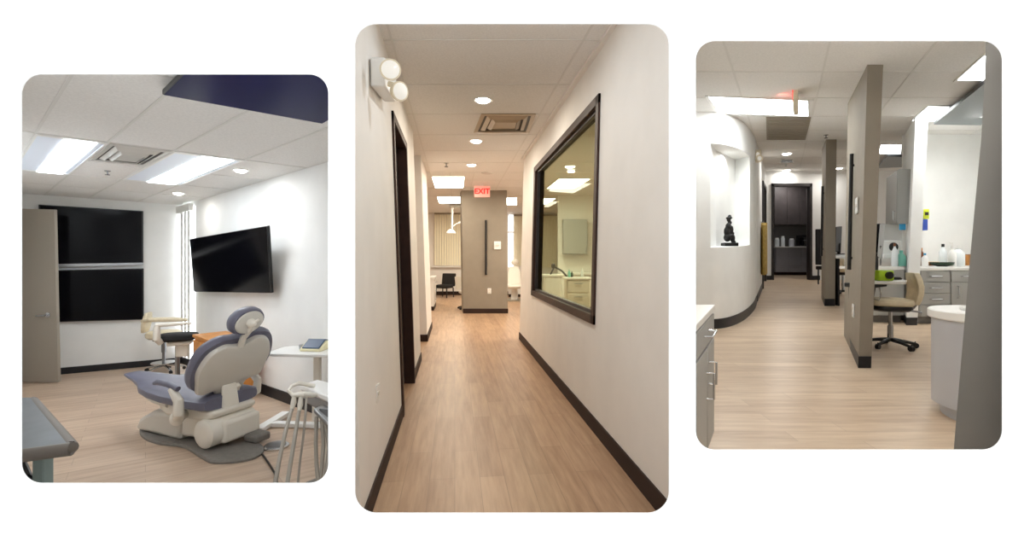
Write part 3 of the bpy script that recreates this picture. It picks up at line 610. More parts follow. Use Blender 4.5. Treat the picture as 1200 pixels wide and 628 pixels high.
mb = MB(); mb.lathe([(.05, 0), (.05, .012), (.035, .016)], at(583, 286.5, Zp-.03), (0, -1, 0), 18); mb.build('dial', M['grid'], th_, world=True)
plate('wall_outlet', 'white power outlet low on the taupe corridor pillar', 'power outlet', at(573.5, 341, Zp), (0, -1, 0), .10, .15, .012, M['white'], (-.035, .035))
plate('wall_switch', 'white plate low on the left corridor wall before the dark door', 'switch plate', LW(3.2, .60, .002), (1, 0, 0), .07, .12, .008, M['white'], (0,))
# exit sign
def exit_sign(name, label, c, w, h, th, n, stem, text_size, hm='signface'):
    R = frame_to_up(n); t = thing(name, label, 'exit sign', c)
    mb = MB(); mb.box(c, (w, th, h), R); mb.build('housing', M[hm], t, bev=.006, world=True)
    cu = bpy.data.curves.new('exit_text', 'FONT'); cu.body = 'EXIT'; cu.align_x = 'CENTER'; cu.align_y = 'CENTER'; cu.size = text_size; cu.extrude = .004; cu.offset = .006
    q = bpy.data.objects.new('tmp', cu); C.objects.link(q); me = bpy.data.meshes.new_from_object(q.evaluated_get(bpy.context.evaluated_depsgraph_get())); bpy.data.objects.remove(q)
    y = -V(n).normalized(); x = y.cross(V((0, 0, 1))).normalized()
    X = Matrix((x, V((0, 0, 1)), -y)).transposed().to_4x4(); X.translation = c-y*(th/2+.003)
    me.transform(root_matrix(t).inverted() @ X); me.materials.clear(); me.materials.append(M['red'])
    o = bpy.data.objects.new('exit_lettering', me); C.objects.link(o); o.parent = t
    mb = MB(); mb.tube([c+V((0, 0, h/2)), c+V((0, 0, h/2+stem))], .018); mb.lathe([(.06, h/2+stem-.02), (.06, h/2+stem)], c, n=16); mb.build('ceiling_stem', M['white'], t, world=True)
Zs = 12.0; c = at(565, 224.5, Zs)
exit_sign('exit_sign', 'lit red EXIT sign hanging in front of the taupe corridor pillar', c, .39, .28, .05, (0, -1, 0), R2.cz(Zs)-c.z-.14, .19)
# emergency light on the left wall
el = thing('emergency_light', 'white emergency light with two round lamps high on left corridor wall', 'emergency light', at(446, 95, 3.32))
def lwp(px, py, off):        # a point on the left corridor wall
    k = (px-600)/F; Z = (-.58+off)/(k+67/F); return at(px, py, Z)
P = [lwp(434, 101, .005), lwp(450, 119.5, .005), lwp(450, 74, .005), lwp(434, 67, .005)]
mb = MB(); mb.hexa(P, [p+V((.10, .0, 0)) for p in P]); mb.build('battery_box', M['white'], el, bev=.012, world=True)
def lamp_head(c, r, face):
    d = V(face).normalized(); mb = MB(); mb.lathe([(r*.35, -r*1.0), (r*.8, -r*.65), (r, -.01), (r*1.04, .0), (r*1.04, .012), (r*.9, .012)], c, d, 24); hd = mb.build('lamp_head', M['ivory'], el, world=True)
    mb = MB(); mb.lathe([(r*.9, .004), (r*.88, .014), (r*.5, .022), (r*.05, .024)], c, d, 24); mb.build('lens', M['lampglass'], hd, world=True)
lamp_head(at(457.5, 82, 3.12), .066, (.25, -1, -.1)); lamp_head(at(468, 107, 3.30), .064, (.8, -.75, -.2))
mb = MB(); mb.tube([at(455, 98, 3.28), at(462, 100, 3.28), at(468, 106, 3.32)], .02); mb.build('swivel_bracket', M['ivory'], el, world=True)
# ---- the far bay of room 2
vwall('wall_back', M['wall_warm'], R2, ((402-600)/F*Z2E, Z2E), ((798-600)/F*Z2E, Z2E), (0, .1))
a, b = R2.pt(505, Z2E, 0), R2.pt(700, Z2E, 0)
mb = MB(); mb.hexa([a, b, b+up*.15, a+up*.15], [p-V((0, .015, 0)) for p in (a, b, b+up*.15, a+up*.15)]); mb.build('baseboard_back', M['base'], kind='structure', smooth=False)
def blinds(label, px0, px1, Z, h0, h1, n, group='vertical blinds in the far bay'):
    a, b = R2.pt(px0, Z, 0), R2.pt(px1, Z, 0); t = thing('vertical_blind', label, 'blinds', a.lerp(b, .5)+up*h0, 0, group)
    mb = MB(); mb.box(a.lerp(b, .5)+up*(h1+.03), ((b-a).length, .08, .08)); mb.build('headrail', M['grille'], t, world=True)
    w = (b-a).length/n; mb = MB()
    for i in range(n):
        p = a.lerp(b, (i+.5)/n)+up*(h0+h1)/2; mb.box(p, (w*.86, .006, h1-h0), Matrix.Rotation(math.radians(34), 3, 'Z'))
    mb.build('slats', M['blind'], t, world=True, smooth=False)
blinds('tall cream vertical blinds on far wall behind the black chair', 509, 543, Z2E-.12, 1.22, 3.32, 12)
blinds('cream vertical blinds right of the taupe pillar beside a bright window', 602, 612, Z2E-.12, 1.2, 3.25, 5)
blinds('cream vertical blinds seen through the corridor window', 630, 653, Z2E-.12, 1.15, 3.25, 10)
mb = MB(); mb.hexa([at(596, 313, Z2E-.01), at(601.5, 313, Z2E-.01), at(601.5, 252, Z2E-.01), at(596, 252, Z2E-.01)], [at(596, 313, Z2E-.03), at(601.5, 313, Z2E-.03), at(601.5, 252, Z2E-.03), at(596, 252, Z2E-.03)]); wf = mb.build('window_2', M['day'], kind='structure', smooth=False)
mb = MB(); mb.box(at(598.8, 272, Z2E-.06), (.22, .04, .05)); mb.build('window_bar', M['grille'], wf)
mb = MB(); mb.box(R2.pt(525, Z2E-.08, 1.17), (1.3, .14, .05)); mb.build('window_sill', M['white'], kind='structure')
# black guest chair
gc = thing('guest_chair', 'black upholstered chair under the cream blinds at the corridor end', 'chair', R2.fl(521, 348.5), math.radians(-25))
MB().loft(pad(.58, .56, .14, .36, e=.45)).build('seat', M['blackfab'], gc)
mb = MB(); mb.loft([[V((x, y, z)) for x, y in ((-.29, .2+s), (.29, .2+s), (.29, .32+s), (-.29, .32+s))] for z, s in ((.42, 0), (.92, .08))]); mb.build('backrest', M['blackfab'], gc, bev=.03)
for x in (-.25, .25):
    for y in (-.23, .25): mb = MB(); mb.tube([(x, y, 0), (x*.95, y*.95, .38)], [.018, .026]); mb.build('leg', M['black'], gc)
# side counter beyond the left wall
P0 = R2.fl(509, 364); zc = P0.y
sc = thing('side_counter', 'pale cabinet with white counter beyond the left corridor wall', 'cabinet', P0)
a = [R2.pt(503, zc, .12), R2.pt(508.5, zc, .12), R2.pt(508.5, zc, .92), R2.pt(503, zc, .92)]; b = [R2.pt(506, zc+1.6, .12), R2.pt(511, zc+1.6, .12), R2.pt(511, zc+1.6, .92), R2.pt(506, zc+1.6, .92)]
mb = MB(); mb.hexa(a, b); mb.build('body', M['white'], sc, world=True)
mb = MB(); a = [R2.pt(502.5, zc-.03, .92), R2.pt(509.3, zc-.03, .92), R2.pt(511.8, zc+1.6, .92), R2.pt(506, zc+1.6, .92)]; mb.hexa(a, [p+up*.04 for p in a]); mb.build('worktop', M['counter'], sc, world=True)
mb = MB(); a = [R2.pt(504, zc+.03, 0), R2.pt(508.5, zc+.03, 0), R2.pt(511, zc+1.5, 0), R2.pt(506.5, zc+1.5, 0)]; mb.hexa(a, [p+up*.12 for p in a]); mb.build('plinth', M['base'], sc, world=True)
for k in range(3):
    mb = MB(); a = R2.pt(510.0, zc+.5, .3+.25*k); mb.tube([a+V((.02, -.1, 0)), a+V((.04, -.1, 0)), a+V((.04, .12, 0)), a+V((.02, .12, 0))], .008); mb.build('handle', M['steel'], sc, world=True)
# dental lamp on a pole
dl = thing('dental_lamp', 'white dental lamp on a ceiling pole in front of the far blinds', 'dental lamp', R2.pt(530, 16.5, R2.hh(238, 16.5)))
mb = MB(); mb.tube([V((R2.pt(530, 16.5, 0).x, 16.5, R2.cz(16.5))), at(530, 268, 16.5)], .035, 10); mb.build('ceiling_pole', M['white'], dl, world=True)
mb = MB(); mb.tube([at(530, 266, 16.5), at(536, 262, 16.4), at(541, 260, 16.3)], .025); mb.build('swing_arm', M['white'], dl, world=True)
mb = MB(); mb.lathe([(.06, .1), (.14, .02), (.17, -.04), (.15, -.05)], at(528.5, 272, 16.5), (0, 0, 1), 16); mb.build('lamp_head', M['white'], dl, world=True)
mb = MB(); mb.box(V((R2.pt(535, 16.5, 0).x, 16.5, R2.cz(16.5)-.06)), (.45, .3, .1)); mb.build('ceiling_canopy', M['grille'], dl, world=True, bev=.01)
def small_stool(label, loc, rz, s=1.0, seatm='beige', group=None):
    t = thing('rolling_stool', label, 'stool', loc, rz, group)
    mb = MB(); star(mb, .27*s, .05, a0=.4, w=.02); mb.build('star_base', M['black'], t); casters(t, .27*s, M['black'], a0=.4)
    mb = MB(); mb.tube([(0, 0, .08), (0, 0, .46)], .026); mb.build('gas_column', M['chrome'], t)
    MB().loft(pad(.44*s, .44*s, .09, .46)).build('seat', M[seatm], t)
    mb = MB(); mb.loft([[V((.23*s+.06*q, y*.2*s, .60+.36*q)) for y in (-1, -.4, .4, 1)]+[V((.27*s+.06*q, y*.2*s, .60+.36*q)) for y in (1, .4, -.4, -1)] for q in (0, .3, .7, 1)]); mb.build('backrest', M[seatm], t, bev=.015)
    return t
small_stool('cream rolling stool partly hidden behind the left side of the taupe pillar', R2.fl(547, 362), 2.4, seatm='cream')
dc = thing('dental_chair', 'white dental chair partly seen right of the taupe corridor pillar', 'dental chair', R2.fl(603, 352), 0)
mb = MB(); mb.loft([[V((p.x, p.y, z)) for p in rrect(.5, .9, .1, 0)] for z in (0, .04)]); mb.build('base_plate', M['grille'], dc)
mb = MB(); mb.tube([(0, 0, .03), (0, 0, .45)], [.14, .1], 14); mb.build('pedestal', M['white'], dc)
mb = MB(); mb.loft(pad(.56, 1.3, .14, .45, e=.5)); mb.build('seat', M['cream'], dc)
mb = MB(); mb.loft([[V((p.x*k, p.y+y, z)) for p in rrect(.5, .12, .05, 0)] for z, y, k in ((.55, .5, 1), (.95, .72, 1), (1.2, .85, .7))]); mb.build('backrest', M['cream'], dc)
mb = MB(); mb.ell((.02, .9, 1.36), (.15, .08, .12)); mb.build('headrest', M['cream'], dc)
bc = thing('bay_counter', 'white counter unit standing by the bright window beyond the pillar', 'cabinet', R2.pt(606, 18.9, 0))
mb = MB(); mb.box((0, 0, .5), (.7, .5, .78)); mb.build('body', M['white'], bc, bev=.01); mb = MB(); mb.box((0, 0, .91), (.76, .55, .04)); mb.build('worktop', M['counter'], bc); mb = MB(); mb.box((0, 0, .055), (.66, .46, .11)); mb.build('plinth', M['base'], bc)
# ---- the bay behind the corridor window
Zb = 14.2
a = R2.pt(654, Zb, 0); b = R2.pt(798, Zb, 0)
mb = MB(); vwall('', None, R2, (a.x, a.y), (b.x, b.y), (0, .12), 0, None, mb); mb.build('wall_back', M['wall_warm'], kind='structure', smooth=False)
wcab = thing('wall_cabinet', 'grey wall cabinet seen through the corridor window', 'cabinet', R2.pt(673.5, Zb-.18, R2.hh(298, Zb)))
w_, h_ = .70, 1.02
mb = MB(); mb.box((0, 0, h_/2), (w_, .34, h_)); mb.build('body', M['cab'], wcab, bev=.005)
mb = MB(); mb.box((0, -.18, h_/2), (w_-.02, .02, h_-.02)); dd = mb.build('door', M['cab'], wcab, bev=.004)
mb = MB(); mb.tube([(w_/2-.05, -.19, .08), (w_/2-.05, -.215, .09), (w_/2-.05, -.215, .2), (w_/2-.05, -.19, .21)], .007); mb.build('handle', M['steel'], dd)
cc = thing('base_cabinet', 'long pale base cabinet with white worktop behind the corridor window', 'cabinet', R2.pt(680, Zb-.32, 0)); cc.scale.z = 1.15
mb = MB(); mb.box((0, 0, .5), (1.2, .56, .78)); mb.build('body', M['cream'], cc, bev=.006); mb = MB(); mb.box((0, -.02, .92), (1.26, .62, .05)); mb.build('worktop', M['counter'], cc, bev=.006); mb = MB(); mb.box((0, .03, .055), (1.18, .48, .11)); mb.build('plinth', M['base'], cc)
for x in (-.38, .02, .42):
    mb = MB(); mb.box((x, -.285, .5), (.37, .02, .74)); dd = mb.build('door', M['white'], cc, bev=.004); mb = MB(); mb.tube([(x+.12, -.3, .7), (x+.12, -.32, .7), (x+.12, -.32, .82), (x+.12, -.3, .82)], .006); mb.build('handle', M['steel'], dd)
u2 = thing('delivery_cart', 'white dental cart with a dark jointed arm behind the corridor window', 'dental unit', R2.pt(647, 11.6, 0)); u2.scale.z = 1.3
mb = MB(); mb.loft([[V((p.x, p.y, z)) for p in rrect(.42, .5, .06, 0)] for z in (.12, .82)]); mb.build('body', M['white'], u2, bev=.01)
mb = MB(); mb.box((0, 0, .84), (.5, .56, .04)); mb.build('top', M['counter'], u2, bev=.008)
mb = MB(); mb.tube([(-.05, -.1, .86), (.05, -.12, 1.0), (.22, -.2, .93), (.34, -.22, .82)], .02); mb.ell((.02, -.11, 1.02), (.05, .05, .05)); mb.build('jointed_arm', M['ventdark'], u2)
casters(u2, .22, M['black'], 4, PI/4, .045)
mb = MB(); mb.box((0, 0, .1), (.4, .44, .04)); mb.build('chassis', M['cream'], u2)
mc = thing('rolling_cart', 'cream rolling cabinet right of the jointed arm behind the window', 'cart', R2.pt(676, 10.6, 0)); mc.scale.z = 1.3
mb = MB(); mb.loft([[V((p.x, p.y, z)) for p in rrect(.52, .5, .06, 0)] for z in (.1, .80)]); mb.build('body', M['cream'], mc, bev=.01)
for k in range(3): mb = MB(); mb.box((0, -.255, .25+.22*k), (.46, .02, .2)); dw = mb.build('drawer', M['cream'], mc, bev=.006); mb = MB(); mb.tube([(-.08, -.265, .3+.22*k), (-.08, -.285, .3+.22*k), (.08, -.285, .3+.22*k), (.08, -.265, .3+.22*k)], .006); mb.build('handle', M['steel'], dw)
mb = MB(); mb.box((0, 0, .82), (.58, .56, .035)); mb.build('top', M['white'], mc, bev=.008); casters(mc, .24, M['black'], 4, PI/4, .045)
zt = .8375*1.3
for k, (x, y, m, lab, r, hh) in enumerate(((-.17, 0, 'tealb', 'teal bottle on the rolling cart behind the corridor window', .03, .17), (-.1, .08, 'dkgreen', 'dark green bottle on the rolling cart behind the corridor window', .028, .13), (.12, .02, 'clearb', 'clear bottle at the right of the rolling cart top', .035, .19))):
    t = thing('bottle', lab, 'bottle', R2.pt(676, 10.6, zt)+V((x, y, 0)), 0, 'bottles on the rolling cart')
    MB().lathe([(r*.9, 0), (r, .01), (r, hh*.65), (r*.4, hh*.8), (r*.35, hh)], n=14).build('body', M[m], t); MB().lathe([(r*.42, hh*.98), (r*.42, hh*1.12)], n=12).build('cap', M['white'], t)
# ================================================================== ROOM 3 : the open bays
slab('floor', wood_floor('wood_floor_crosswise', 0, (214, 193, 168), (184, 158, 132), (148, 124, 103), .33), R3, 800.5, 1200, ZW+.003, 17, False, .05)
side_partition(R3, 802, ZW+.003, 16.9, M['wall'], -1); side_partition(R3, 1198, ZW+.003, 16.9, M['wall'], 1)
def c3(px, py): return R3.ce(px, py)
def c3L(L, Z): return V(((920-600)/F*Z+L, Z, R3.cz(Z)))
L0 = (972.5-920)/(270-49)*1.81; dz3 = 1.13
z80 = F*1.81/(270-84)
segs = [(c3L(L0+k*1.02, 2), c3L(L0+k*1.02, 14.4)) for k in (-1, 0, 1, 2, 3)]+[(c3L(-3, z80+k*1.06), c3L(4.2, z80+k*1.06)) for k in range(-2, 9)]
ceiling_with_grid(R3, 800.5, 1200, ZW+.003, 17, segs)
# curved wall with the lit niche
cp = [(790, 385.5), (815, 385.5), (834, 385.4), (848, 384), (860, 380.5), (870, 375.5), (878, 369), (884, 361.5), (886.3, 355)]
pl3 = [R3.fl(x, y) for x, y in cp]; pl3[0] = V(((803-600)/F*pl3[1].y, pl3[1].y, pl3[1].z))
dense = []
for i in range(len(pl3)-1):
    p0, p1, p2, p3 = pl3[max(i-1, 0)], pl3[i], pl3[i+1], pl3[min(i+2, len(pl3)-1)]
    for q in range(6):
        t = q/6; dense.append(.5*((2*p1)+(p2-p0)*t+(2*p0-5*p1+4*p2-p3)*t*t+(3*p1-p0-3*p2+p3)*t**3))
dense.append(pl3[-1])
def px_of(p): return 600+F*p.x/p.y
# put exact vertices at the niche sides
NL, NR = 832.5, 878.5
for tgt in (NL, NR):
    i = min(range(len(dense)), key=lambda i: abs(px_of(dense[i])-tgt)); j = i+1 if px_of(dense[i]) < tgt else i-1
    f = (tgt-px_of(dense[i]))/(px_of(dense[j])-px_of(dense[i])); dense[i] = dense[i].lerp(dense[j], f)
H3 = EYE+1.81
zL = min(dense, key=lambda p: abs(px_of(p)-NL)).y; zR = min(dense, key=lambda p: abs(px_of(p)-NR)).y
hs0, hs1 = R3.hh(290, zL), R3.hh(168, zL)
mb = MB(); bmv = {}
def gv(i, h):
    if (i, h) not in bmv: bmv[(i, h)] = mb.bm.verts.new(V((dense[i].x, dense[i].y, R3.fz(dense[i].y)+h)))
    return bmv[(i, h)]
hl = [0, hs0, hs1, H3]; nich = []
for i in range(len(dense)-1):
    mid = px_of(dense[i].lerp(dense[i+1], .5))
    for k in range(3):
        if k == 1 and NL < mid < NR: nich.append(i); continue
        mb.bm.faces.new((gv(i, hl[k]), gv(i+1, hl[k]), gv(i+1, hl[k+1]), gv(i, hl[k+1])))
ia, ib = nich[0], nich[-1]+1
# niche interior
nA, nB = dense[ia], dense[ib]; inA = nA+V((.35, .62, 0)); inB = nB+V((-.05, .45, 0))
def zz(p, h): return V((p.x, p.y, R3.fz(p.y)+h))
for h in (hs0, hs1):
    mb.bm.faces.new([mb.bm.verts.new(zz(dense[i], h)) for i in range(ia, ib+1)]+[mb.bm.verts.new(zz(inB, h)), mb.bm.verts.new(zz(inA, h))])
for p, q in ((nA, inA), (inA, inB), (inB, nB)): mb.poly([zz(p, hs0), zz(q, hs0), zz(q, hs1), zz(p, hs1)])
cw = mb.build('wall_left', M['wall'], kind='structure')
# baseboard following the curve
mb = MB(); off = []
for i, p in enumerate(dense):
    d = (dense[min(i+1, len(dense)-1)]-dense[max(i-1, 0)]).normalized(); off.append(V((p.x+d.y*.014, p.y-d.x*.014, p.z)))
mb.loft([[p+V((0, 0, 0)), q, q+up*.15, p+up*.15] for p, q in zip(dense, off)]); mb.build('baseboard_left', M['base_navy'], kind='structure')
nl = area('niche_lamp', zz(nA.lerp(inB, .55), hs1-.05), .25, 15, (1, 1, .97))
# statue in the niche
sp = zz(nA.lerp(inB, .38), hs0); sp = V((R3.pt(855, sp.y, 0).x, sp.y, R3.fz(sp.y)+hs0))
stt = thing('statue', 'small black crouching figure statue in the lit wall niche', 'statue', sp)
S = sp.y/F      # metres per pixel there
mb = MB(); mb.box((0, 0, 2*S), (16*S, 12*S, 4*S)); mb.build('plinth', M['statue'], stt, bev=.01)
mb = MB()
for c, r in (((-2.5, 0, 10), (4.5, 4, 5)), ((-3, 0, 17), (3.8, 3.5, 6)), ((-1.5, 0, 23), (3.2, 3.6, 4.5)), ((-1, 0, 31), (2.4, 2.4, 3)), ((-.5, 0, 33), (4.0, 3.0, 1.4)), ((0, 0, 35), (2.0, 2.0, 2)), ((2, -1.5, 12), (3.2, 2, 2.2)), ((4, -1.5, 9.5), (1.8, 1.8, 4)), ((2, 1.5, 11), (3.2, 2, 2.2)), ((4, 1.5, 8), (1.8, 1.8, 4)), ((4.5, 0, 5), (3, 3, 1.4)), ((2, -2, 19), (1.6, 1.4, 5)), ((3, -1.5, 15), (2.2, 1.5, 1.6)), ((1.4, 1.8, 22), (1.6, 1.5, 4)), ((1.2, 0, 27.5), (1.6, 1.4, 2))):
    mb.ell([v*S for v in c], [v*S for v in r], u=14, v=10)
o = mb.build('figure', M['statue'], stt); md = o.modifiers.new('fuse', 'REMESH'); md.mode = 'VOXEL'; md.voxel_size = .012; md.use_smooth_shade = True
# left corridor wall beyond the curve, with a dark doorway
def L3(L, Z, h): return R3.lat(L, Z, h)
LL = -.59; zc0 = dense[-1].y; ZB = 14.5
def lq(za, zb, ha, hb, off, th, mb=None, L=LL):
    m_ = mb or MB(); a = [L3(L+off, za, ha), L3(L+off, zb, ha), L3(L+off, zb, hb), L3(L+off, za, hb)]; m_.hexa(a, [p+V((th, 0, 0)) for p in a]); return m_
m_ = lq(zc0, 12.3, 0, H3, 0, -.1); lq(12.3, 14.2, 2.75, H3, 0, -.1, m_); lq(14.2, ZB, 0, H3, 0, -.1, m_); m_.build('wall_left', M['wall'], kind='structure', smooth=False)
lq(zc0+.2, 12.25, 0, .15, .013, -.013).build('baseboard_left', M['base_navy'], kind='structure', smooth=False)
m_ = lq(12.26, 12.4, 0, 2.78, .04, -.14); lq(14.1, 14.24, 0, 2.78, .04, -.14, m_); lq(12.26, 14.24, 2.68, 2.78, .04, -.14, m_); d2 = m_.build('door_2', M['darkdoor'], kind='structure', smooth=False)
lq(12.4, 14.1, .01, 2.68, -.03, -.04).build('door_leaf', M['darkdoor'], d2, smooth=False)
# wall at the end, with the doorway into the dark kitchenette
DX0, DX1 = 905, 951.5; hd_ = R3.hh(216, ZB)
def bq(x0, x1, h0, h1, Z=ZB, th=.1, mb=None):
    m_ = mb or MB(); a = [R3.pt(x0, Z, h0), R3.pt(x1, Z, h0), R3.pt(x1, Z, h1), R3.pt(x0, Z, h1)]; m_.hexa(a, [p+V((0, th, 0)) for p in a]); return m_
m_ = bq(880, DX0, 0, H3); bq(DX1, 1090, 0, H3, mb=m_); bq(DX0, DX1, hd_, H3, mb=m_); m_.build('wall_back', M['wall'], kind='structure', smooth=False)
m_ = bq(895.5, DX0, 0, .13, ZB-.014, .014); bq(DX1, 961, 0, .13, ZB-.014, .014, m_); m_.build('baseboard_back', M['base_navy'], kind='structure', smooth=False)
m_ = bq(DX0-.5, DX0+2.2, 0, hd_+.03, ZB-.03, .16); bq(DX1-2.2, DX1+.5, 0, hd_+.03, ZB-.03, .16, m_); bq(DX0-.5, DX1+.5, hd_-.06, hd_+.03, ZB-.03, .16, m_); d3 = m_.build('door_3', M['darkdoor'], kind='structure', smooth=False)
a = [R3.pt(948.8, ZB+.12, .01), R3.pt(948.8, ZB+.12, hd_-.07)]; b = [R3.pt(946.8, ZB+1.0, .01), R3.pt(946.8, ZB+1.0, hd_-.07)]
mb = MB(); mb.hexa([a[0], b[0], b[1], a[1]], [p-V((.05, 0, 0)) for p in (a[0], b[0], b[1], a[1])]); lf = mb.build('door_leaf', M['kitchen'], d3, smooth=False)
mb = MB(); q = R3.pt(946.8, ZB+.15, 1.2); mb.tube([q+V((.03, .03, 0)), q+V((-.04, .03, 0)), q+V((-.05, .12, 0))], .014); mb.tube([R3.pt(946.5, ZB+.14, 1.0), R3.pt(946.5, ZB+.14, 2.2)], .015); mb.build('door_handle', M['steel'], lf)
# kitchenette
Zk = 16.6
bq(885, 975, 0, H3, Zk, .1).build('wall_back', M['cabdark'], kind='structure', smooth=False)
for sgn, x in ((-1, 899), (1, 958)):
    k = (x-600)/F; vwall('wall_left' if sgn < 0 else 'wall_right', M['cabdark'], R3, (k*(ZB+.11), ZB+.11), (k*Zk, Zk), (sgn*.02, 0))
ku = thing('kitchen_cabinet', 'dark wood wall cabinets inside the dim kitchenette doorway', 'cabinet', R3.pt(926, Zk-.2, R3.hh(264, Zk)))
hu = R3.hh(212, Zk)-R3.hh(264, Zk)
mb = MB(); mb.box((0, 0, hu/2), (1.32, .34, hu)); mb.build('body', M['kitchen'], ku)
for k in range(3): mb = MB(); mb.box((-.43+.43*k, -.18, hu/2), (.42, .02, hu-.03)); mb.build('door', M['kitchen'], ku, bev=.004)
kb = thing('kitchen_counter', 'grey drawer cabinet with counter inside the dim kitchenette doorway', 'cabinet', R3.pt(926, Zk-.34, 0))
mb = MB(); mb.box((0, 0, .5), (1.32, .58, .82)); mb.build('body', M['kitlow'], kb); mb = MB(); mb.box((0, -.02, .93), (1.36, .64, .04)); mb.build('worktop', M['counter'], kb, bev=.005); mb = MB(); mb.box((0, .04, .05), (1.28, .48, .1)); mb.build('plinth', M['base'], kb)
for x in (-.43, 0, .43):
    for z, hh in ((.75, .26), (.46, .28), (.2, .2)):
        mb = MB(); mb.box((x, -.295, z), (.42, .02, hh-.02)); dw = mb.build('drawer', M['kitlow'], kb, bev=.004); mb = MB(); mb.tube([(x-.08, -.305, z+.05), (x-.08, -.325, z+.05), (x+.08, -.325, z+.05), (x+.08, -.305, z+.05)], .006); mb.build('handle', M['steel'], dw)
area('kitchenette_fill', R3.pt(928, Zk-.9, 3.1), .2, 16, (1, .96, .93))  # added light with no fitting, lifts the cabinets out of the dark
top = R3.pt(926, Zk-.36, .95)
for x, m, lab, cat, nm, r, hh in ((-.45, 'clearb', 'pale jar at the left end of the dim kitchenette counter', 'jar', 'jar', .07, .3), (-.25, 'clearb', 'tall pale canister beside the jar on kitchenette counter', 'canister', 'canister', .06, .36), (.05, 'lav', 'pale grey container in the middle of the kitchenette counter', 'container', 'container', .08, .28)):
    t = thing(nm, lab, cat, top+V((x, 0, 0))); MB().lathe([(r*.9, 0), (r, .01), (r, hh*.8), (r*.7, hh*.88)], n=16).build('body', M[m], t); MB().lathe([(r*.75, hh*.86), (r*.75, hh)], n=16).build('lid', M['white'], t)
cm = thing('coffee_maker', 'black coffee maker on the dim kitchenette counter by the door', 'coffee maker', top+V((.38, 0, 0)))
mb = MB(); mb.box((0, 0, .02), (.2, .26, .04)); mb.build('base', M['black'], cm, bev=.01); mb = MB(); mb.box((0, .08, .2), (.2, .1, .34)); mb.box((0, 0, .35), (.2, .26, .08)); mb.build('body', M['black'], cm, bev=.01); MB().lathe([(.06, .045), (.075, .1), (.05, .2)], (0, -.03, 0), n=14).build('carafe', M['screen'], cm)
# mustard coat on the wall
cz_ = 12.0
ct3 = thing('coat', 'mustard cloth coat hanging on the wall beside the far dark doorway', 'coat', L3(LL+.06, 11.6, R3.hh(320, 11.6)))
mb = MB(); zs = [R3.hh(y, 11.6) for y in (321, 305, 290, 275, 264, 261)]; ws = [.26, .30, .28, .26, .20, .06]
mb.loft([[L3(LL+.085+.065*math.cos(a)+.01*math.sin(5*a), 11.6+w*math.sin(a)*1.2, z) for a in [2*PI*i/20 for i in range(20)]] for z, w in zip(zs, ws)]); mb.build('cloth', M['gold'], ct3, world=True)
mb = MB(); mb.tube([L3(LL, 11.6, zs[-1]+.02), L3(LL+.07, 11.6, zs[-1]+.01), L3(LL+.07, 11.6, zs[-1]+.05)], .008); mb.build('hook', M['steel'], ct3, world=True)
# emergency light beyond the niche
zE = 10.15
e3 = thing('emergency_light', 'small cream emergency light with round lamp beside the niche wall', 'emergency light', R3.pt(883, zE, R3.hh(184, zE)))
p = at(886.5, 183, zE-.62); mb = MB(); mb.box(p, (.14, .12, .24)); mb.tube([p, p+V((-.2, .2, 0))], .04); mb.build('battery_box', M['ivory'], e3, bev=.01, world=True)
for dx, dy in ((3.0, 0), (5.2, 4.5)):
    c = at(885+dx*.9, 181+dy, zE-.74); mb = MB(); mb.lathe([(.03, -.08), (.07, -.04), (.075, .01), (.06, .012)], c, (.1, -1, -.1), 18); hd = mb.build('lamp_head', M['ivory'], e3, world=True); mb = MB(); mb.lathe([(.06, .008), (.01, .02)], c, (.1, -1, -.1), 18); mb.build('lens', M['lampglass'], hd, world=True)
# ceiling things
quad_panel(R3, [c3(826, 111.7), c3(953.5, 116.5), c3(950, 136), c3(838.7, 132.4)], 'wide lit ceiling panel in front of the niche wall', M['lamp3'], 'lit panels over the bays')
quad_panel(R3, [c3(1117, 95), c3(1153, 95), c3(1192, 62), c3(1154, 62)], 'lit ceiling panel cut by the near grey wall, topmost of the bay', M['lamp3'], 'lit panels over the bays')
quad_panel(R3, [c3(1066, 142), c3(1095.5, 142), c3(1116, 123.2), c3(1087.6, 123)], 'lit ceiling panel in front of the white partition end', M['lamp3'], 'lit panels over the bays')
quad_panel(R3, [c3(1027, 180), c3(1056, 180), c3(1058, 168.5), c3(1032, 168.5)], 'lit ceiling panel above the grey wall cabinet, behind the partition', M['lamp3'], 'lit panels over the bays')
quad_panel(R3, [c3(976, 216), c3(992, 216), c3(994, 211), c3(979, 211)], 'small distant lit panel seen between the two taupe pillars', M['lamp3'], 'lit panels over the bays')
gd = 'downlights over the bays'
downlight(R3, 922, 180, .095, 'round downlight just beyond the taupe return grille, nearer of two', DOWN3, gd, (1, .96, .9))
downlight(R3, 922, 199.5, .095, 'round downlight before the dark kitchenette doorway, farther of two', DOWN3, gd, (1, .96, .9))
downlight(R3, 983, 197, .09, 'round downlight seen between the two taupe pillars', DOWN3, gd, (1, .96, .9))
area('bay_fill', R3.lat(-.1, 2.6, 3.2), .3, 20, (1, .97, .93)); area('bay_fill', R3.lat(1.3, 3.4, 3.2), .3, 12, (1, .97, .93)); area('bay_fill', R3.pt(1145, 7.4, 3.2), .3, 32, (1, .98, .95))  # fill lights without fixtures; the last is added to brighten the right bay
P = [c3(897.6, 137), c3(950.5, 137), c3(944, 163.4), c3(898.4, 163.4)]; c = sum(P, V())/4
rg = thing('return_grille', 'taupe return air grille behind the wide lit ceiling panel', 'air grille', c)
mb = MB(); mb.hexa(P, [p-up*.012 for p in P]); mb.build('frame', M['grille'], rg, world=True, smooth=False)
mb = MB()
for i in range(12):
    f = (i+.5)/12; a, b = P[0].lerp(P[3], f), P[1].lerp(P[2], f); a, b = a.lerp(b, .04), b.lerp(a, .04); grid_bars(mb, [(a-up*.012, b-up*.012)], .05, .008)
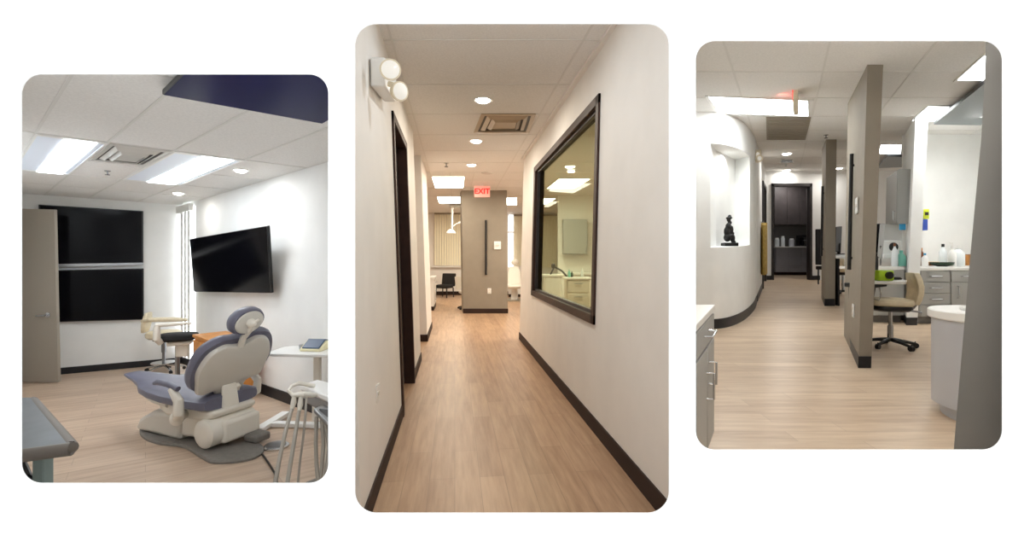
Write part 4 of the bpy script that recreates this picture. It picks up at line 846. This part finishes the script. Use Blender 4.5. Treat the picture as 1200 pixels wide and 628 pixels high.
mb.build('louvres', M['grille'], rg, world=True, smooth=False)
P = [c3(914, 190), c3(930, 190), c3(929, 186.5), c3(915, 186.5)]; c = sum(P, V())/4
sv = thing('slot_vent', 'small dark slot vent between the two corridor downlights', 'air vent', c); mb = MB(); mb.hexa(P, [p-up*.012 for p in P]); mb.build('frame', M['vent'], sv, world=True); q = [c+(p-c)*.85-up*.012 for p in P]; mb = MB(); mb.hexa(q, [p-up*.004 for p in q]); mb.build('slot', M['ventdark'], sv, world=True)
sprinkler(R3, 968, 158, 'dark sprinkler head on the ceiling above the far taupe pillar', .9); sprinkler(R3, 921, 192.5, 'tiny sprinkler head between the downlights near the kitchenette door', .8)
# exit sign seen edge on
Ze = 6.3; c = at(932.5, 116, Ze)
exit_sign('exit_sign', 'edge-on hanging exit sign glowing red before the wide lit panel', c, .34, .34, .055, V((-1, .62, 0)), R3.cz(Ze)-c.z-.17, .19, 'ivory')
area('exit_glow', V((c.x-.14, c.y+.06, c.z+.06)), .10, .10, (1, .12, .08), (PI, 0, 0))
# ---- pillars
def pillar(base, topp, th, name='wall_pillar', m='taupe'):
    a = [V(b) for b in base]; b = [V(t) for t in topp]; mb = MB(); mb.hexa(a, b); return mb.build(name, M[m], kind='structure', smooth=False)
def topz(px, Z): return V((R3.pt(px, Z, 0).x, Z, R3.cz(Z)))
Zn, Zf = 5.22, 6.82
PB = [R3.pt(1006, Zn, 0), R3.pt(1021, Zn, 0), R3.pt(1004, Zf, 0), R3.pt(989, Zf, 0)]; PT = [topz(1016.5, Zn), topz(1035, Zn), topz(1012, Zf), topz(993.5, Zf)]
pillar(PB, PT, 0)
k = .125/H3
def lerp_base(PB, PT, h): return [b.lerp(t, h) for b, t in zip(PB, PT)]
def skirt(PB, PT, h=.13, e=.014):
    B = PB; T = lerp_base(PB, PT, h/H3); c = sum(B, V())/4
    def grow(P): return [p+V(((p.x-c.x)/abs(p.x-c.x)*e if abs(p.x-c.x) > .001 else 0, (p.y-c.y)/abs(p.y-c.y)*e, 0)) for p in P]
    mb = MB(); mb.hexa(grow(B), grow(T)); mb.build('baseboard_pillar', M['base_navy'], kind='structure', smooth=False)
skirt(PB, PT, .125)
def on_face(f, h):           # left face of the near pillar
    a = PB[0].lerp(PT[0], h/H3); b = PB[3].lerp(PT[3], h/H3); return a.lerp(b, f)
nf = V((-(PB[3]-PB[0]).y, (PB[3]-PB[0]).x, 0)).normalized()
if nf.x > 0: nf = -nf
def face_f(px, h):
    a, b = on_face(0, h), on_face(1, h); lo, hi = 0, 1
    for _ in range(30):
        m_ = (lo+hi)/2
        if px_of(a.lerp(b, m_)) > px: lo = m_
        else: hi = m_
    return lo
def face_pt(px, py):
    h = 1.5
    for _ in range(12): q = on_face(face_f(px, h), h); h = R3.hh(py, q.y)
    return q
rail('grab_bar', 'black vertical bar on the side of the nearer taupe pillar', face_pt(1001.5, 180), face_pt(998.5, 316), nf, .022)
q = face_pt(1004.5, 241); plate('wall_switch', 'white light switch on the near taupe pillar above the outlet', 'switch plate', q, nf, .24, .19, .012, M['white'], (0,))
q = face_pt(1000.5, 364); plate('wall_outlet', 'white outlet plate low on the near taupe pillar', 'power outlet', q, nf, .16, .16, .012, M['white'], (-.035, .035))
Z2n, Z2f = 9.5, 10.6
PB2 = [R3.pt(966.5, Z2n, 0), R3.pt(978.5, Z2n, 0), R3.pt(974, Z2f, 0), R3.pt(962.5, Z2f, 0)]; PT2 = [topz(968, Z2n), topz(980.5, Z2n), topz(976, Z2f), topz(963.5, Z2f)]
pillar(PB2, PT2, 0); skirt(PB2, PT2, .14)
p0 = PB2[0].lerp(PB2[3], .4); nf2 = nf
rail('grab_bar', 'black vertical bar on the side of the farther taupe pillar', p0+up*R3.hh(218, p0.y)+V((.02, 0, 0)), p0+up*R3.hh(300, p0.y), nf2, .022)
# ---- near grey wall at the right edge
Zg = 2.15
B_ = [at(1117, 545, Zg), at(1205, 545, Zg), at(1197, 545, Zg+.5), at(1122, 545, Zg+.5)]; T_ = [at(1155.5, 15, Zg), at(1205, 15, Zg), at(1197, 15, Zg+.5), at(1162, 15, Zg+.5)]
fzv = R3.fz(Zg)
rows = [(30, 1156), (90, 1154), (160, 1150), (230, 1143.5), (300, 1137), (380, 1130), (450, 1124), (535, 1117)]
mb = MB(); rings = []
for py, px in rows:
    rings.append([at(px, py, Zg), at(1199, py, Zg), V((at(1199, py, Zg+.3).x, Zg+.3, at(1199, py, Zg).z)), V((at(px, py, Zg+.3).x+.03, Zg+.3, at(px, py, Zg).z))])
a = rings[0]; rings.insert(0, [V((p.x+.012, p.y, R3.cz(p.y))) for p in a]); a = rings[-1]; rings.append([V((p.x-.06, p.y, R3.fz(p.y))) for p in a])
mb.loft(rings); mb.build('wall_end', M['grey'], kind='structure')
# ---- white partition, back wall of the right bay
Zq = 7.57
W0, W1 = R3.pt(1062, Zq, 0), R3.pt(1075, Zq, 0); V0, V1 = topz(1073, Zq), topz(1088, Zq)
kx = .47
E0, E1, G0, G1 = [p+V((kx*1.7, 1.7, R3.fz(Zq+1.7)-R3.fz(Zq))) for p in (W0, W1, V0, V1)]
E0, E1 = R3.pt(1050, 9.3, 0), R3.pt(1066, 9.3, 0); G0, G1 = topz(1058.5, 9.3), topz(1078, 9.3)
mb = MB(); mb.hexa([W0, W1, E1, E0], [V0, V1, G1, G0]); mb.build('wall_partition', M['wall'], kind='structure', smooth=False)
skirt([W0, W1, E1, E0], [V0, V1, G1, G0], .12, .012)
bq(1062, 1197, 0, H3, 9.0, .1).build('wall_right', M['wall'], kind='structure', smooth=False)
# cabinets of the right bay
def drawer_cab(name, label, px0, px1, Z, rows, dep, top_h=.86, cols=1, door=False):
    x0, x1 = R3.pt(px0, Z, 0).x, R3.pt(px1, Z, 0).x; w = x1-x0
    t = thing(name, label, 'cabinet', V(((x0+x1)/2, Z, R3.fz(Z))))
    mb = MB(); mb.box((0, dep/2, .12+(top_h-.128)/2), (w-.004, dep, top_h-.128)); mb.build('body', M['cab'], t)
    mb = MB(); mb.box((0, dep/2+.03, .06), (w-.004, dep-.06, .12)); mb.build('plinth', M['cabdark'], t)
    z = top_h
    for hh, kind in rows:
        mb = MB(); mb.box((0, -.01, z-hh/2), (w-.02, .022, hh-.012)); dd = mb.build(kind, M['cab'], t, bev=.003); zc = z-hh*.5
        mb = MB()
        if kind == 'drawer': mb.tube([(-.09, -.02, zc), (-.085, -.05, zc), (.085, -.05, zc), (.09, -.02, zc)], .009)
        else: mb.tube([(-w*.3, -.02, z-.06), (-w*.3, -.05, z-.065), (-w*.3, -.05, z-.245), (-w*.3, -.02, z-.25)], .009)
        mb.build('handle', M['chrome'], dd); z -= hh
    return t
Zc = 7.66
drawer_cab('drawer_cabinet', 'grey four-drawer cabinet right of the white partition end', 1077, 1112.5, Zc, [(.19, 'drawer'), (.18, 'drawer'), (.18, 'drawer'), (.19, 'drawer')], .62)
drawer_cab('drawer_cabinet', 'grey cabinet with one drawer above a door, behind the round white counter', 1113, 1150, Zc, [(.19, 'drawer'), (.55, 'door')], .62)
drawer_cab('drawer_cabinet', 'grey base cabinet left of the white partition behind the beige stool', 1022, 1059, Zc+.1, [(.19, 'drawer'), (.55, 'door')], .62)
a = R3.pt(1076, Zc-.03, .86); b = R3.pt(1152, Zc-.03, .86)
mb = MB(); q = [a, b, b+V((0, .72, 0)), a+V((0, .72, 0))]; mb.hexa(q, [p+up*.05 for p in q]); o = mb.build('countertop', M['counter'], bev=.008); tag(o, 'long white countertop right of the partition holding bottles', 'countertop')
a = R3.pt(1016, Zc+.07, .86); b = R3.pt(1060.5, Zc+.07, .86)
mb = MB(); q = [a, b, b+V((0, .66, 0)), a+V((0, .66, 0))]; mb.hexa(q, [p+up*.05 for p in q]); o = mb.build('countertop', M['counter'], bev=.008); tag(o, 'white countertop left of the partition behind the green device', 'countertop')
def r3bottle(px, h, r, m, label, dy=.3, capm='white', nm='bottle', group='bottles on the bay counters', pump=False):
    p = R3.pt(px, Zc+dy, .91); t = thing(nm, label, 'bottle', p, 0, group)
    MB().lathe([(r*.92, 0), (r, .01), (r, h*.62), (r*.5, h*.78), (r*.34, h*.82), (r*.34, h*.88)], n=16).build('body', M[m], t)
    mb = MB(); mb.lathe([(r*.4, h*.86), (r*.4, h)], n=12)
    if pump: mb.tube([(0, 0, h*.98), (0, 0, h*1.15), (-r*.9, 0, h*1.14)], .008)
    mb.build('cap', M[capm], t)
r3bottle(1079.5, .30, .045, 'amber', 'amber bottle on the counter beside the partition', dy=.3, capm='orange')
r3bottle(1083.8, .22, .045, 'white', 'small white bottle with a blue cap beside the amber bottle', dy=.12, capm='skyb')
r3bottle(1105, .36, .055, 'clearb', 'tall clear bottle with black lid behind the dark green dish', dy=.48, capm='black')
r3bottle(1116.2, .34, .052, 'white', 'white pump bottle on the counter right of the green dish', dy=.2, pump=True)
r3bottle(1123, .34, .085, 'clearb', 'wide pale container right of the white pump bottle', dy=.25)
r3bottle(1048.5, .38, .045, 'clearb', 'clear bottle beside the teal bottle, left of the partition', dy=.2, capm='amber')
r3bottle(1056, .26, .065, 'tealb', 'teal bottle on the counter left of the partition', dy=.25, capm='tealb')
t = thing('tray', 'small tan box lying on the counter beside the dark green dish', 'box', R3.pt(1090, Zc+.36, .91)); mb = MB(); mb.box((0, 0, .03), (.2, .14, .06)); mb.build('body', M['orange'], t, bev=.008); mb = MB(); mb.box((0, 0, .064), (.204, .144, .012)); mb.build('lid', M['beige'], t, bev=.004)
mb = MB(); mb.lathe([(.06, 0), (.15, .035), (.155, .07), (.14, .07), (.05, .02)], n=20); o = mb.build('dish', M['dkgreen']); o.location = R3.pt(1104, Zc+.17, .91); tag(o, 'dark green round dish on the bay counter', 'dish')
bx = thing('product_box', 'tan box at the right end of the bay counter by the grey wall', 'box', R3.pt(1134, Zc+.4, .91)); mb = MB(); mb.box((0, 0, .09), (.12, .12, .18)); mb.build('body', M['orange'], bx, bev=.006); mb = MB(); mb.box((0, 0, .182), (.124, .124, .01)); mb.build('lid', M['amber'], bx)
mc_ = thing('blood_pressure_monitor', 'small white counter device with dark dial left of the partition', 'device', R3.pt(1041.5, Zc+.45, .91))
mb = MB(); mb.box((0, 0, .15), (.36, .24, .08)); mb.box((0, .03, .30), (.34, .18, .24)); mb.build('body', M['white'], mc_, bev=.02); mb = MB(); mb.lathe([(.075, 0), (.07, .02), (.02, .025)], (.03, -.06, .31), (0, -1, 0), 18); mb.build('dial', M['black'], mc_)
mb = MB(); 
for x in (-.14, .14): mb.tube([(x, 0, 0), (x, 0, .12)], .012)
mb.build('feet', M['steel'], mc_)
# card holder in yellow and blue on the partition's right flank
q = at(1082.5, 262, 7.8); cd = thing('glove_box_holder', 'narrow yellow and blue card holder on the white wall beside the partition', 'card holder', q)
mb = MB(); mb.box(q+V((.02, .02, .155)), (.09, .1, .16)); mb.build('yellow_box', M['yellow'], cd, bev=.006, world=True); mb = MB(); mb.box(q+V((0, .02, -.02)), (.085, .1, .18)); mb.build('blue_box', M['royal'], cd, bev=.006, world=True); mb = MB(); mb.box(q+V((0.02, -.035, .16)), (.05, .012, .05)); mb.build('slot', M['black'], cd, world=True); mb = MB(); mb.box(q+V((.01, .085, .06)), (.12, .03, .36)); mb.build('backplate', M['white'], cd, world=True)
# wall cabinet hung on the partition's left flank
h0, h1 = R3.hh(262, 7.9), R3.hh(198, 7.9)
wcb = thing('wall_cabinet', 'grey wall cabinet hung on the left flank of the white partition', 'cabinet', R3.pt(1055, 8.3, h0))
A_ = [R3.pt(1051.5, 7.9, 0), R3.pt(1069, 7.9, 0), R3.pt(1056, 9.2, 0), R3.pt(1038.5, 9.2, 0)]
B_ = [p+up*h0 for p in A_]; T_ = [p+up*h1+V((.02, 0, 0)) for p in A_]
mb = MB(); mb.hexa(B_, T_); mb.build('body', M['cab'], wcb, world=True, bev=.005)
n_ = V((-1, -.25, 0)).normalized()
dq = [B_[0].lerp(B_[3], .02), B_[0].lerp(B_[3], .98), T_[0].lerp(T_[3], .98), T_[0].lerp(T_[3], .02)]; dq = [p+V((0, 0, .01 if i < 2 else -.01)) for i, p in enumerate(dq)]
mb = MB(); mb.hexa(dq, [p+n_*.02 for p in dq]); dd = mb.build('door', M['cab'], wcb, world=True, bev=.003)
mb = MB(); q = dq[0].lerp(dq[1], .12)+n_*.02+up*.06; mb.tube([q, q+n_*.03, q+n_*.03+up*.14, q+up*.14], .007); mb.build('handle', M['chrome'], dd, world=True)
q = at(1057.5, 266, 7.95); o = MB(); o.box(q, (.09, .03, .10)); o = o.build('paper_tag', M['skyb'], bev=.004); tag(o, 'small sky blue tag under the grey wall cabinet', 'tag')
bq(1034, 1060, .91, 1.62, 8.75, .06).build('wall_back', M['wall'], kind='structure', smooth=False)
# ceiling-hung screens of the bays
def hung_screen(pts, label, drop):
    P = [R3.ce(x, y, drop) for x, y in pts]; c = sum(P, V())/4; t = thing('ceiling_screen', label, 'television', c)
    mb = MB(); mb.hexa(P, [p+up*.05 for p in P]); mb.build('housing', M['black'], t, world=True, bev=.005)
    q = [c+(p-c)*.985-up*.002 for p in P]; mb = MB(); mb.hexa(q, [p+up*.004 for p in q]); mb.build('screen_glass', M['tsc'], t, world=True, smooth=False)
    mb = MB(); a = drop-.05; mb.box(c+up*(.05+(a)/2), (.2, .2, a)); mb.build('ceiling_bracket', M['black'], t, world=True)
hung_screen(((1094, 146), (1150, 147), (1192, 92), (1158, 94)), 'slate screen hung flat under the ceiling beside the near grey wall', .10)
hung_screen(((1028, 197), (1059, 196), (1062, 184), (1040, 183)), 'slate screen hung under the ceiling above the grey wall cabinet', .10)
# desk, monitor and stool behind the near pillar
Zk2 = 6.25
dk = thing('wall_desk', 'white wall-hung desk top projecting from behind the near taupe pillar', 'desk', R3.pt(1024, 6.2, 0))
hd2 = R3.hh(333, 6.0)
q = [R3.pt(1008, 5.98, hd2), R3.pt(1062, 5.98, hd2), R3.pt(1063, 6.12, hd2), R3.pt(1040, 6.62, hd2), R3.pt(1004, 6.62, hd2)]
mb = MB(); mb.prism(q, up*.04); mb.build('desktop', M['counter'], dk, world=True, bev=.008)
q = [R3.pt(1015, 6.0, hd2-.06), R3.pt(1040, 6.0, hd2-.03), R3.pt(1040, 6.0, hd2), R3.pt(1015, 6.0, hd2)]
mb = MB(); mb.hexa(q, [p+V((0, .4, 0)) for p in q]); q = [R3.pt(1013, 6.1, hd2-.35), R3.pt(1023, 6.1, hd2-.3), R3.pt(1027, 6.1, hd2-.05), R3.pt(1013, 6.1, hd2-.05)]; mb.hexa(q, [p+V((0, .3, 0)) for p in q]); mb.build('bracket', M['black'], dk, world=True, bev=.01)
mb = MB(); mb.tube([at(1030, 336, 6.05), at(1033, 345, 6.0), at(1030, 352, 6.0), at(1023, 350, 6.1)], .006); mb.build('cable', M['tube'], dk, world=True)
mo = thing('monitor', 'black monitor edge-on beside the near taupe pillar above the desk', 'monitor', at(1029, 318, 6.25))
q = [at(1028, 301, 6.1), at(1034, 303, 6.5), at(1037.5, 262, 6.5), at(1031, 262, 6.1)]; mb = MB(); mb.hexa(q, [p+V((-.05, .03, 0)) for p in q]); mb.build('panel', M['screen'], mo, world=True, bev=.006)
mb = MB(); mb.tube([at(1030, 288, 6.3), at(1026, 296, 6.28), at(1026.5, 328, 6.25)], [.03, .03, .026]); mb.lathe([(.1, 0), (.1, .015), (.03, .03)], V((at(1026.5, 0, 6.25).x, 6.25, R3.fz(6.25)+hd2+.04)), n=18); mb.build('stand', M['black'], mo, world=True)
for pts in (((1027, 296), (1023.5, 305), (1023, 318), (1026, 324)), ((1028, 300), (1024.5, 309), (1025, 320), (1030, 322))):
    mb = MB(); mb.tube([at(x, y, 6.1) for x, y in pts], .008); mb.build('cable', M['black'], mo, world=True)
cg = thing('green_camera', 'lime green device with round black lens on the white desk', 'device', R3.pt(1035, 6.05, hd2+.04))
mb = MB(); mb.box((-.0, 0, .065), (.19, .12, .13)); mb.build('body', M['lime'], cg, bev=.015); mb = MB(); mb.lathe([(.045, 0), (.045, .03), (.03, .035)], (.02, -.06, .07), (0, -1, 0), 18); mb.build('lens', M['black'], cg)
t = thing('keyboard', 'dark keyboard lying on the white desk behind the green device', 'keyboard', R3.pt(1044, 6.2, hd2+.04), -.3); mb = MB(); mb.box((0, 0, .012), (.2, .11, .024)); mb.build('case', M['black'], t, bev=.006); mb = MB(); mb.box((0, 0, .027), (.18, .09, .008)); mb.build('keys', M['base_navy'], t)
def big_stool(label, loc, rz, s=1.0):
    t = thing('task_stool', label, 'stool', loc, rz, 'beige task stools')
    mb = MB(); star(mb, .28*s, .055, a0=.2, w=.022); mb.build('star_base', M['black'], t); casters(t, .28*s, M['black'], a0=.2, s=.034)
    mb = MB(); mb.tube([(0, 0, .08), (0, 0, .28)], .034); mb.tube([(0, 0, .28), (0, 0, .5)], .022); mb.build('gas_column', M['chrome'], t)
    mb = MB(); mb.loft(pad(.44*s, .42*s, .08, .47)); mb.build('seat_shell', M['black'], t)
    MB().loft(pad(.48*s, .46*s, .10, .53)).build('seat', M['beige'], t)
    mb = MB(); rs = []
    for q in (0, .12, .35, .6, .85, 1):
        wv = .20*math.sin(PI*(.18+.64*q))**.5*s; x = .22*s+.035*math.sin(PI*q); z = .56+.40*q
        rs.append([V((x+.05*s*(1-(i/4-1)**2)*0+.0-.03*abs(i/4-1)**2, wv*(i/4-1), z)) for i in range(9)]+[V((x+.06*s-.03*abs(i/4-1)**2, wv*(i/4-1), z)) for i in range(8, -1, -1)])
    mb.loft(rs); mb.build('backrest', M['beige'], t, bev=.012)
    mb = MB(); mb.tube([(.1, 0, .5), (.24*s, 0, .52), (.30*s, 0, .62), (.29*s, 0, .75)], .018); mb.tube([(.1, -.12, .5), (.26, -.2, .48)], .012); mb.build('back_bracket', M['steel'], t)
    return t
big_stool('beige task stool on black star base beside the near taupe pillar', R3.fl(1043.5, 407), math.radians(-22))
# things glimpsed between the pillars
d2k = thing('wall_desk', 'white desk glimpsed between the two taupe pillars', 'desk', R3.pt(988, 9.6, 0)); hdd = R3.hh(302, 9.6)
q = [R3.pt(979.5, 9.3, hdd), R3.pt(998, 9.3, hdd), R3.pt(996, 10.3, hdd), R3.pt(977, 10.3, hdd)]; mb = MB(); mb.hexa(q, [p+up*.05 for p in q]); mb.build('desktop', M['counter'], d2k, world=True, bev=.008)
q = [R3.pt(982, 9.5, 0), R3.pt(984, 9.5, 0), R3.pt(984, 9.5, hdd), R3.pt(981, 9.5, hdd)]; mb = MB(); mb.hexa(q, [p+V((0, .3, 0)) for p in q]); mb.build('bracket', M['black'], d2k, world=True)
m2 = thing('monitor', 'black monitor on the far desk between the two taupe pillars', 'monitor', R3.pt(984, 9.9, hdd+.05)); q = [at(979, 294, 9.8), at(985.5, 296, 10.0), at(987, 265, 10.0), at(980, 266, 9.8)]; mb = MB(); mb.hexa(q, [p+V((-.05, .05, 0)) for p in q]); mb.build('panel', M['black'], m2, world=True, bev=.006)
mb = MB(); mb.tube([at(983, 285, 9.95), V((at(983, 0, 9.95).x, 9.95, R3.fz(9.95)+hdd+.05))], .03); mb.lathe([(.12, 0), (.1, .02)], V((at(983, 0, 9.95).x, 9.95, R3.fz(9.95)+hdd+.05)), n=16); mb.build('stand', M['black'], m2, world=True)
big_stool('beige task stool glimpsed between the two taupe pillars', R3.fl(988, 346), math.radians(200), .95)
m3 = thing('guest_chair', 'black chair glimpsed left of the farther taupe pillar', 'chair', R3.fl(973, 334))
mb = MB(); mb.box((0, 0, .47), (.5, .5, .1)); mb.build('seat', M['blackfab'], m3, bev=.02); mb = MB(); mb.box((0, .23, 1.05), (.5, .08, 1.0)); mb.build('backrest', M['blackfab'], m3, bev=.02)
for x in (-.2, .2):
    for y in (-.2, .2): mb = MB(); mb.tube([(x, y, 0), (x, y, .43)], .02); mb.build('leg', M['black'], m3)
# round white counter in the near right
rc = thing('round_counter', 'round white-topped pale lavender counter beside the near grey wall', 'counter', R3.pt(1181, 3.76, 0))
MB().lathe([(.40, .0), (.40, .09)], n=48).build('plinth', M['lav'], rc); MB().lathe([(.43, .09), (.455, .10), (.455, .80)], n=48).build('body', M['lav'], rc)
MB().lathe([(.47, .79), (.48, .80), (.48, .855), (.47, .865), (.36, .868), (.35, .865)], n=48).build('top', M['white'], rc)
MB().lathe([(.30, .866), (.31, .885), (.29, .89), (.27, .88), (.12, .868)], n=48, sx=1, sy=.8).build('basin_rim', M['white'], rc)
# drawer cabinet at the near left
Z0, Z1 = 3.30, 2.62; LC = -.505; hc3 = .985
cb = thing('near_cabinet', 'grey cabinet with white top and bar handles in the near left', 'cabinet', R3.lat(LC-.1, 3.0, 0))
def lc(L, Z, h): p = R3.lat(L, Z, h); p.x = max(p.x, (804-600)/F*Z); return p
a = [lc(LC, Z0, .1), lc(LC, Z1, .1), lc(LC, Z1, hc3-.04), lc(LC, Z0, hc3-.04)]; b = [lc(LC-.35, Z0, .1), lc(LC-.35, Z1, .1), lc(LC-.35, Z1, hc3-.04), lc(LC-.35, Z0, hc3-.04)]
mb = MB(); mb.hexa(a, b); mb.build('body', M['cab'], cb, world=True, smooth=False)
q = [lc(LC+.02, Z0+.02, hc3-.04), lc(LC+.02, Z1, hc3-.04), lc(LC-.35, Z1, hc3-.04), lc(LC-.35, Z0+.02, hc3-.04)]; mb = MB(); mb.hexa(q, [p+up*.04 for p in q]); mb.build('worktop', M['counter'], cb, world=True, bev=.004)
q = [lc(LC-.05, Z0-.03, 0), lc(LC-.05, Z1, 0), lc(LC-.3, Z1, 0), lc(LC-.3, Z0-.03, 0)]; mb = MB(); mb.hexa(q, [p+up*.1 for p in q]); mb.build('plinth', M['cabdark'], cb, world=True)
def front(za, zb, ha, hb, nm): a = [lc(LC, za, ha), lc(LC, zb, ha), lc(LC, zb, hb), lc(LC, za, hb)]; mb = MB(); mb.hexa(a, [p+V((.018, 0, 0)) for p in a]); return mb.build(nm, M['cab'], cb, world=True, bev=.003)
def bar(a, b, par): o_ = V((.045, -.01, 0)); mb = MB(); mb.tube([a, a+o_, b+o_, b], .007); mb.build('handle', M['chrome'], par, world=True)
dw = front(3.28, 2.64, .78, .93, 'drawer'); bar(lc(LC+.018, 3.05, .86), lc(LC+.018, 2.88, .86), dw)
dd = front(3.28, 3.01, .12, .765, 'door'); bar(lc(LC+.018, 3.05, .66), lc(LC+.018, 3.05, .52), dd)
dd = front(2.99, 2.64, .12, .765, 'door'); bar(lc(LC+.018, 2.95, .62), lc(LC+.018, 2.95, .46), dd)
